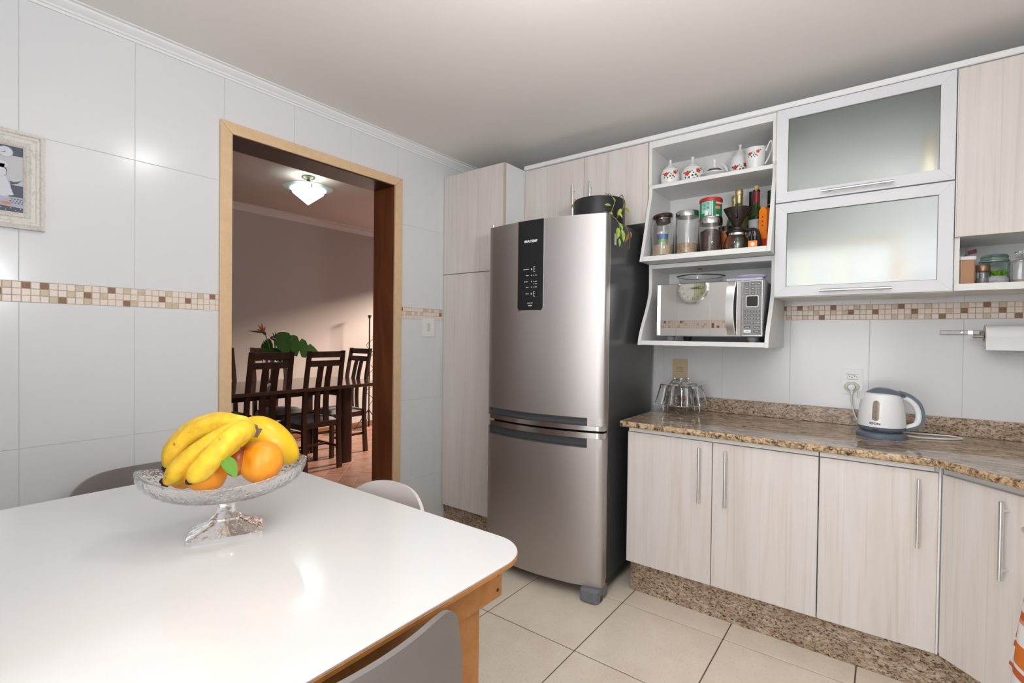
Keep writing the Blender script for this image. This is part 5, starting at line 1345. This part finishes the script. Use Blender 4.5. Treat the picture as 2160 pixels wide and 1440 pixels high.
flat('clock_hand', [Q(.55, .905), Q(.565, .90), Q(.50, .955)], INK, 5); flat('clock_hand', [Q(.55, .905), Q(.55, .89), Q(.40, .87)], INK, 5)
flat('bird_wing', [Q(.58, .47), Q(.80, .46), Q(.98, .50), Q(.86, .44), Q(.70, .41), Q(.60, .42)], INK, 3)
flat('bird_body', ell(.45, .36, .24, .20), PLILAC, 4)
flat('bird_apron', [Q(.30, .52), Q(.56, .53), Q(.66, .40), Q(.76, .26), Q(.50, .22), Q(.16, .24), Q(.24, .42)], PWHT, 5)
flat('bird_head', ell(.42, .60, .18, .09), INK, 5); flat('bird_face', ell(.43, .59, .15, .075), PWHT, 6)
flat('bird_beak', [Q(.30, .61), Q(.42, .615), Q(.36, .585)], PYEL, 7); flat('chef_hat', ell(.40, .70, .22, .055), PWHT, 7); flat('chef_hat', [Q(.28, .66), Q(.52, .65), Q(.54, .71), Q(.26, .71)], PWHT, 7)
flat('bird_foot', ell(.58, .125, .13, .022), PORG, 6); flat('bird_foot', ell(.28, .135, .12, .022), PORG, 6)

# wall clock on the front wall (seen mirrored in the microwave door)
ck = thing('wall_clock', 'round silver wall clock on the tiled wall behind the camera', 'clock', (.84, YF+.001, 1.74))
part('rim', B().lathe([(.125, 0), (.150, .004), (.152, .020), (.140, .034), (.128, .030), (.126, .016)], 40, Matrix.Rotation(-PI/2, 4, 'X'), cap=False), CHROME, ck, 40)
fcx = part('dial', B().lathe([(0, .012), (.128, .012), (.128, .004), (0, .004)], 40, Matrix.Rotation(-PI/2, 4, 'X')), mat('clock_white', (.80, .80, .76), .5), ck, 40)
for k in range(6): part('dial_stripe', B().box(.012+.018*k, .012+.018*k+.012, .0121, .0128, -math.sqrt(.125**2-(.024+.018*k)**2), math.sqrt(.125**2-(.024+.018*k)**2)), mat('clock_green', (.50, .60, .28), .5), ck)
for k in range(12):
    a = R(90-30*(k+1)); text(str(k+1), .028, KTXT, fcx, T(-.100*math.cos(a), .0135, .100*math.sin(a)) @ facing(0, 1), 'numeral')
part('hand', B().box(-.003, .003, .016, .018, -.01, .07, 0, Matrix.Rotation(R(80), 4, 'Y')), KTXT, ck); part('hand', B().box(-.002, .002, .019, .020, -.02, .095, 0, Matrix.Rotation(R(96), 4, 'Y')), KTXT, ck)

# ================================================================ DINING ROOM
DT = thing('dining_table', 'dark wood dining table with curved ends beyond the doorway', 'table', (-2.145, -.60, 0))
tpts = []
tx0, tx1, ty0, ty1 = -2.64, -1.65, -1.58, .27
for i in range(13): t_ = i/12; tpts.append((tx1+(tx0-tx1)*t_, ty1+.11*math.sin(PI*t_)**.9))
for i in range(13): t_ = i/12; tpts.append((tx0+(tx1-tx0)*t_, ty0-.11*math.sin(PI*t_)**.9))
TTOP = mat('dark_table_top', (.065, .026, .017), .14, coat=.5)
o = part('top', B().prism(tpts, .738, .770, 2), TTOP, DT, world=True); mbv = o.modifiers.new('bevel', 'BEVEL'); mbv.width = .008; mbv.segments = 2; mbv.limit_method = 'ANGLE'
for q in ((-2.475, -1.82, -.037, -.007), (-2.475, -1.82, -1.285, -1.255), (-2.17, -2.12, -1.255, -.037)): part('under_beam', B().box(*q, .64, .737), DARKW, DT, world=True)
for x in (-1.800, -2.495):
    for y in (-.017, -1.27): part('leg', B().prism([(x+.022*math.cos(R(a)) if abs(math.cos(R(a))) > .01 else x, y+(.036 if math.sin(R(a)) > 0 else -.036)+.022*math.sin(R(a))) for a in (0, 30, 60, 90, 120, 150, 180, 210, 240, 270, 300, 330)], 0, .737, 2), DARKW, DT, 40, world=True)
def dining_chair():
    """faces local +y, origin at the floor below the seat centre"""
    t = thing('dining_chair', '', 'chair', (0, 0, 0), 0, 'dark dining chairs around the dining table')
    for sx in (-1, 1):
        p = bezier([(sx*.172, -.215, 0), (sx*.172, -.20, .25), (sx*.172, -.195, .46), (sx*.170, -.215, .75), (sx*.166, -.275, 1.095)], 5)
        b = B(); vs = []
        for i, q in enumerate(p):
            k = .020-.003*(i/len(p)); dpt = .026-.008*(i/len(p))
            vs += [(q.x-k, q.y-dpt, q.z), (q.x+k, q.y-dpt, q.z), (q.x+k, q.y+dpt*.4, q.z), (q.x-k, q.y+dpt*.4, q.z)]
        n = len(p); b.add(vs, [(i*4+j, i*4+(j+1) % 4, (i+1)*4+(j+1) % 4, (i+1)*4+j) for i in range(n-1) for j in range(4)]+[(3, 2, 1, 0), tuple((n-1)*4+j for j in range(4))])
        part('back_post', b, DARKW, t)
        part('front_leg', B().box(sx*.175-.018, sx*.175+.018, .165, .203, 0, .43, .003), DARKW, t)
        part('side_rail', B().box(sx*.172-.012, sx*.172+.012, -.19, .17, .385, .435, .002), DARKW, t)
        part('side_stretcher', B().box(sx*.172-.009, sx*.172+.009, -.195, .17, .185, .210, .002), DARKW, t)
    part('front_rail', B().box(-.16, .16, .172, .196, .385, .435, .002), DARKW, t)
    part('rear_rail', B().box(-.155, .155, -.215, -.195, .40, .45, .002), DARKW, t)
    part('cross_stretcher', B().box(-.165, .165, -.02, 0, .188, .207, .002), DARKW, t)
    ys = lambda z: -.195-.08*max(0, (z-.46)/.635)**1.6
    part('top_rail', B().box(-.150, .150, ys(1.06)-.020, ys(1.06), 1.035, 1.090, .003), DARKW, t)
    part('mid_rail', B().box(-.150, .150, ys(.985)-.018, ys(.985)+.002, .955, 1.008, .003), DARKW, t)
    for x in (-.043, .043):
        b = B(); vs = []
        for i in range(9):
            z = .44+i*(.525/8); wv = .026; y = ys(z)-.010+.018*math.sin(PI*i/8)
            vs += [(x-wv, y-.007, z), (x+wv, y-.007, z), (x+wv, y+.007, z), (x-wv, y+.007, z)]
        b.add(vs, [(i*4+j, i*4+(j+1) % 4, (i+1)*4+(j+1) % 4, (i+1)*4+j) for i in range(8) for j in range(4)]+[(3, 2, 1, 0), (32, 33, 34, 35)])
        part('back_slat', b, DARKW, t)
    def cush(u, v):
        x, y = (u*2-1), (v*2-1); k = (1-abs(x)**4)*(1-abs(y)**4)
        return (x*.185, y*.195+.008, .437+.045*max(k, 0)**.5)
    b = B().grid(cush, 15, 15); rim = [i for i in range(15)]+[j*15+14 for j in range(1, 15)]+[14*15+i for i in range(13, -1, -1)]+[j*15 for j in range(13, 0, -1)]
    b.f.append(tuple(rim)[::-1]); b.mi.append(0)
    part('seat_cushion', b, FABRIC, t, 60)
    return t
proto = dining_chair()
spots = [((-1.905, -.835), PI/2, 'dark dining chair seen from behind, directly above the banana stems'), ((-1.915, -.335), PI/2, 'dark dining chair seen from behind, second from the left on the near side'),
         ((-2.225, .17), PI, 'dark dining chair at the right-hand end of the dining table'), ((-2.60, -.245), -PI/2, 'dark dining chair on the wall side, behind the flower vase'),
         ((-2.60, -.78), -PI/2, 'dark dining chair on the wall side, cut by the left door casing')]
for k, ((x, y), rz, lb) in enumerate(spots):
    c = proto if k == 0 else dup(proto)
    c.location = (x, y, 0); c.rotation_euler = (0, 0, rz); c['label'] = lb
# vase with strelitzia and monstera
VC = Vector((-2.145, -.60, .7705))
va = thing('flower_vase', 'tall clear glass vase on the dining table', 'vase', VC)
part('vase', B().lathe([(0, 0), (.050, 0), (.052, .006), (.046, .12), (.058, .27), (.055, .27), (.043, .12), (.047, .012), (0, .010)], 28), GLASS, va, 40)
fw = thing('flower_arrangement', 'bird of paradise flowers and monstera leaves in the dining room vase', 'flowers', VC+Vector((0, 0, .012)))
fo = VC+Vector((0, 0, .012))
def D(px, py, x): return W(px, py, 0, x)
FST = mat('flower_stem', (.20, .26, .09), .5); MON = mat('monstera_leaf', (.020, .085, .012), .28); STRO = mat('strelitzia_orange', (.42, .10, .02), .5); SPA = mat('strelitzia_spathe', (.10, .06, .06), .5)
def stem(pts, r=.005): part('stem', B().tube([q-fo for q in bezier(pts, 6)], r, 8), FST, fw, 60)
b0 = VC+Vector((0, 0, .02))
stem([b0, D(575, 765, -2.14), D(566, 725, -2.12), D(560, 705, -2.10)]); stem([b0+Vector((.01, .01, 0)), D(580, 745, -2.14), D(579, 715, -2.14)], .006)
stem([b0+Vector((-.01, .01, 0)), D(590, 755, -2.16), D(606, 725, -2.12), D(618, 712, -2.08)]); stem([b0+Vector((.0, .02, 0)), D(592, 765, -2.12), D(603, 735, -2.05)])
b = B(); tip = D(521, 697, -2.08); bs = D(560, 705, -2.10)
part('spathe', B().tube([q-fo for q in bezier([bs, D(555, 700, -2.09), D(540, 699, -2.085), tip], 5)], [.010, .012, .013, .013, .013, .012, .0115, .011, .010, .009, .008, .007, .006, .004, .003, .001], 8), SPA, fw, 60)
for px, py in ((551, 680), (543, 684), (560, 688), (540, 693)): part('petal', leaf(B(), D(556, 700, -2.095)-fo, D(px, py, -2.09)-D(556, 700, -2.095), toC, (D(px, py, -2.09)-D(556, 700, -2.095)).length, .016, .0, 5), STRO, fw, 60)
part('spathe', B().tube([q-fo for q in bezier([D(580, 717, -2.13), D(572, 712, -2.12), D(588, 706, -2.10)], 5)], [.008, .009, .010, .010, .010, .010, .009, .008, .006, .004, .002], 8), SPA, fw, 60)
for px, py in ((575, 700), (589, 703), (582, 698)): part('petal', leaf(B(), D(579, 714, -2.13)-fo, D(px, py, -2.11)-D(579, 714, -2.13), toC, (D(px, py, -2.11)-D(579, 714, -2.13)).length, .010, .0, 5), SPA, fw, 60)
def monstera(base, tipp, up, w, lobes=5):
    base, tipp = Vector(base)-fo, Vector(tipp)-fo; d = tipp-base; L = d.length; d.normalize(); u = Vector(up).normalized(); s_ = d.cross(u).normalized(); u = s_.cross(d)
    out = []
    prof_ = [(0, .0), (-.06, .22), (.02, .40), (.14, .50), (.24, .51), (.27, .24), (.32, .47), (.42, .48), (.46, .22), (.52, .44), (.62, .40), (.66, .18), (.72, .33), (.82, .24), (.90, .12), (1.0, .0)]
    pts = [(t_, k) for t_, k in prof_]; n = len(pts)
    def P3(t_, k, sg): return base+d*L*t_+s_*(w*k*sg)-u*(.16*L*t_*t_+.10*w*k*k*2)+u*.0
    mid = [P3(t_, 0, 1) for t_, _ in pts]; r_ = [P3(t_, k, 1) for t_, k in pts]; l_ = [P3(t_, k, -1) for t_, k in pts]
    vs = mid+r_+l_; fs = [(i, i+1, n+i+1, n+i) for i in range(n-1)]+[(i+1, i, 2*n+i, 2*n+i+1) for i in range(n-1)]
    m_ = len(vs); vs2 = [v-u*.0008 for v in vs]
    return B().add(vs+vs2, fs+[tuple(m_+q for q in f[::-1]) for f in fs])
for b_px, b_py, bx_, t_px, t_py, tx_, w_, upv in ((587, 716, -2.10, 684, 739, -1.98, .30, (.6, -.35, .8)), (610, 712, -2.18, 597, 703, -2.30, .16, (.5, -.2, .8)), (578, 735, -2.10, 548, 752, -2.05, .20, (.5, -.6, .7)), (572, 722, -2.16, 549, 730, -2.2, .16, (.4, -.6, .7)), (595, 730, -2.06, 622, 746, -2.0, .14, (.6, -.5, .7)), (585, 745, -2.08, 618, 760, -2.0, .14, (.6, -.5, .7)), (580, 740, -2.06, 575, 758, -1.99, .16, (.7, -.6, .4))):
    part('monstera_leaf', monstera(D(b_px, b_py, bx_), D(t_px, t_py, tx_), upv, w_), MON, fw, 60)
# ceiling lamp of the dining room
LC = Vector((-1.74, -.465, DCZ))
dlm = thing('ceiling_lamp', 'dining room ceiling lamp with a pointed lit glass shade', 'lamp', LC)
BRZ = mat('aged_bronze', (.10, .085, .05), .4, metal=.7)
part('canopy', B().lathe([(0, -.002), (.056, -.002), (.058, -.010), (.045, -.020), (.018, -.026), (0, -.026)], 28), BRZ, dlm, 40)
part('stem', B().lathe([(.013, -.024), (.014, -.040), (.034, -.096), (.030, -.100), (0, -.1)], 24), BRZ, dlm, 40)
part('glass_disc', B().lathe([(.03, -.104), (.10, -.106), (.205, -.098), (.207, -.101), (.10, -.111), (.03, -.109), (.03, -.104)], 40), mat('frosted_disc', (.50, .56, .54), .35, trans=.25), dlm, 40)
part('glass_bowl', B().lathe([(.152, -.116), (.154, -.119), (.10, -.138), (.06, -.150), (.05, -.148), (.10, -.134), (.152, -.116)], 40), mat('frosted_bowl', (.62, .68, .66), .35, trans=.4, emit=(.85, 1, .97), estr=.5), dlm, 40)
part('lit_cone', B().lathe([(.002, -.252), (.004, -.249), (.128, -.150), (.132, -.140), (.05, -.112), (0, -.112)], 32), mat('lit_shade', (.9, .95, .93), .4, emit=(.88, 1.0, .96), estr=11), dlm, 20)
part('added_glow_ring', B().tube([(.085*math.cos(2*PI*i/28), .085*math.sin(2*PI*i/28), -.094) for i in range(28)], .008, 8, closed=True), mat('added_ring_glow', (.9, .95, .93), .4, emit=(.86, 1.0, .97), estr=26), dlm, 60)  # hidden glowing ring, added to throw a halo onto the ceiling
for k in range(3):
    a = R(100+120*k); part('clip', B().tube([(.150*math.cos(a), .150*math.sin(a), -.100), (.152*math.cos(a), .152*math.sin(a), -.124)], .0035, 6).lathe([(0, -.006), (.006, 0), (0, .006)], 8, T(.152*math.cos(a), .152*math.sin(a), -.126)), BRZ, dlm)
# floor lamp pole with a trailing wire
fp = thing('floor_lamp', 'black floor lamp pole with a cable wound round it, by the dining room wall', 'lamp', (-3.04, 1.17, 0))
part('pole', B().tube([(0, 0, .03), (0, 0, 1.45)], .009, 10), BLK, fp, 40)
part('socket', B().lathe([(0, 1.45), (.016, 1.452), (.016, 1.475), (.026, 1.48), (.026, 1.492), (.018, 1.496), (0, 1.496)], 16), BLK, fp, 40)
for k in range(3):
    a = R(20+120*k); part('leg', B().tube([(0, 0, .26), (.20*math.cos(a), .20*math.sin(a), .012)], .008, 8), mat('grey_metal', (.12, .13, .15), .4, metal=.6), fp)
wr_ = [(.042*math.sin(i*.42)+.01, .042*math.cos(i*.42), 1.22-.0135*i) for i in range(64)]
part('cable', B().tube(wr_+[(.06, -.05, .30), (.10, -.10, .16), (.16, -.2, .01)], .0035, 6), BLK, fp, 60)
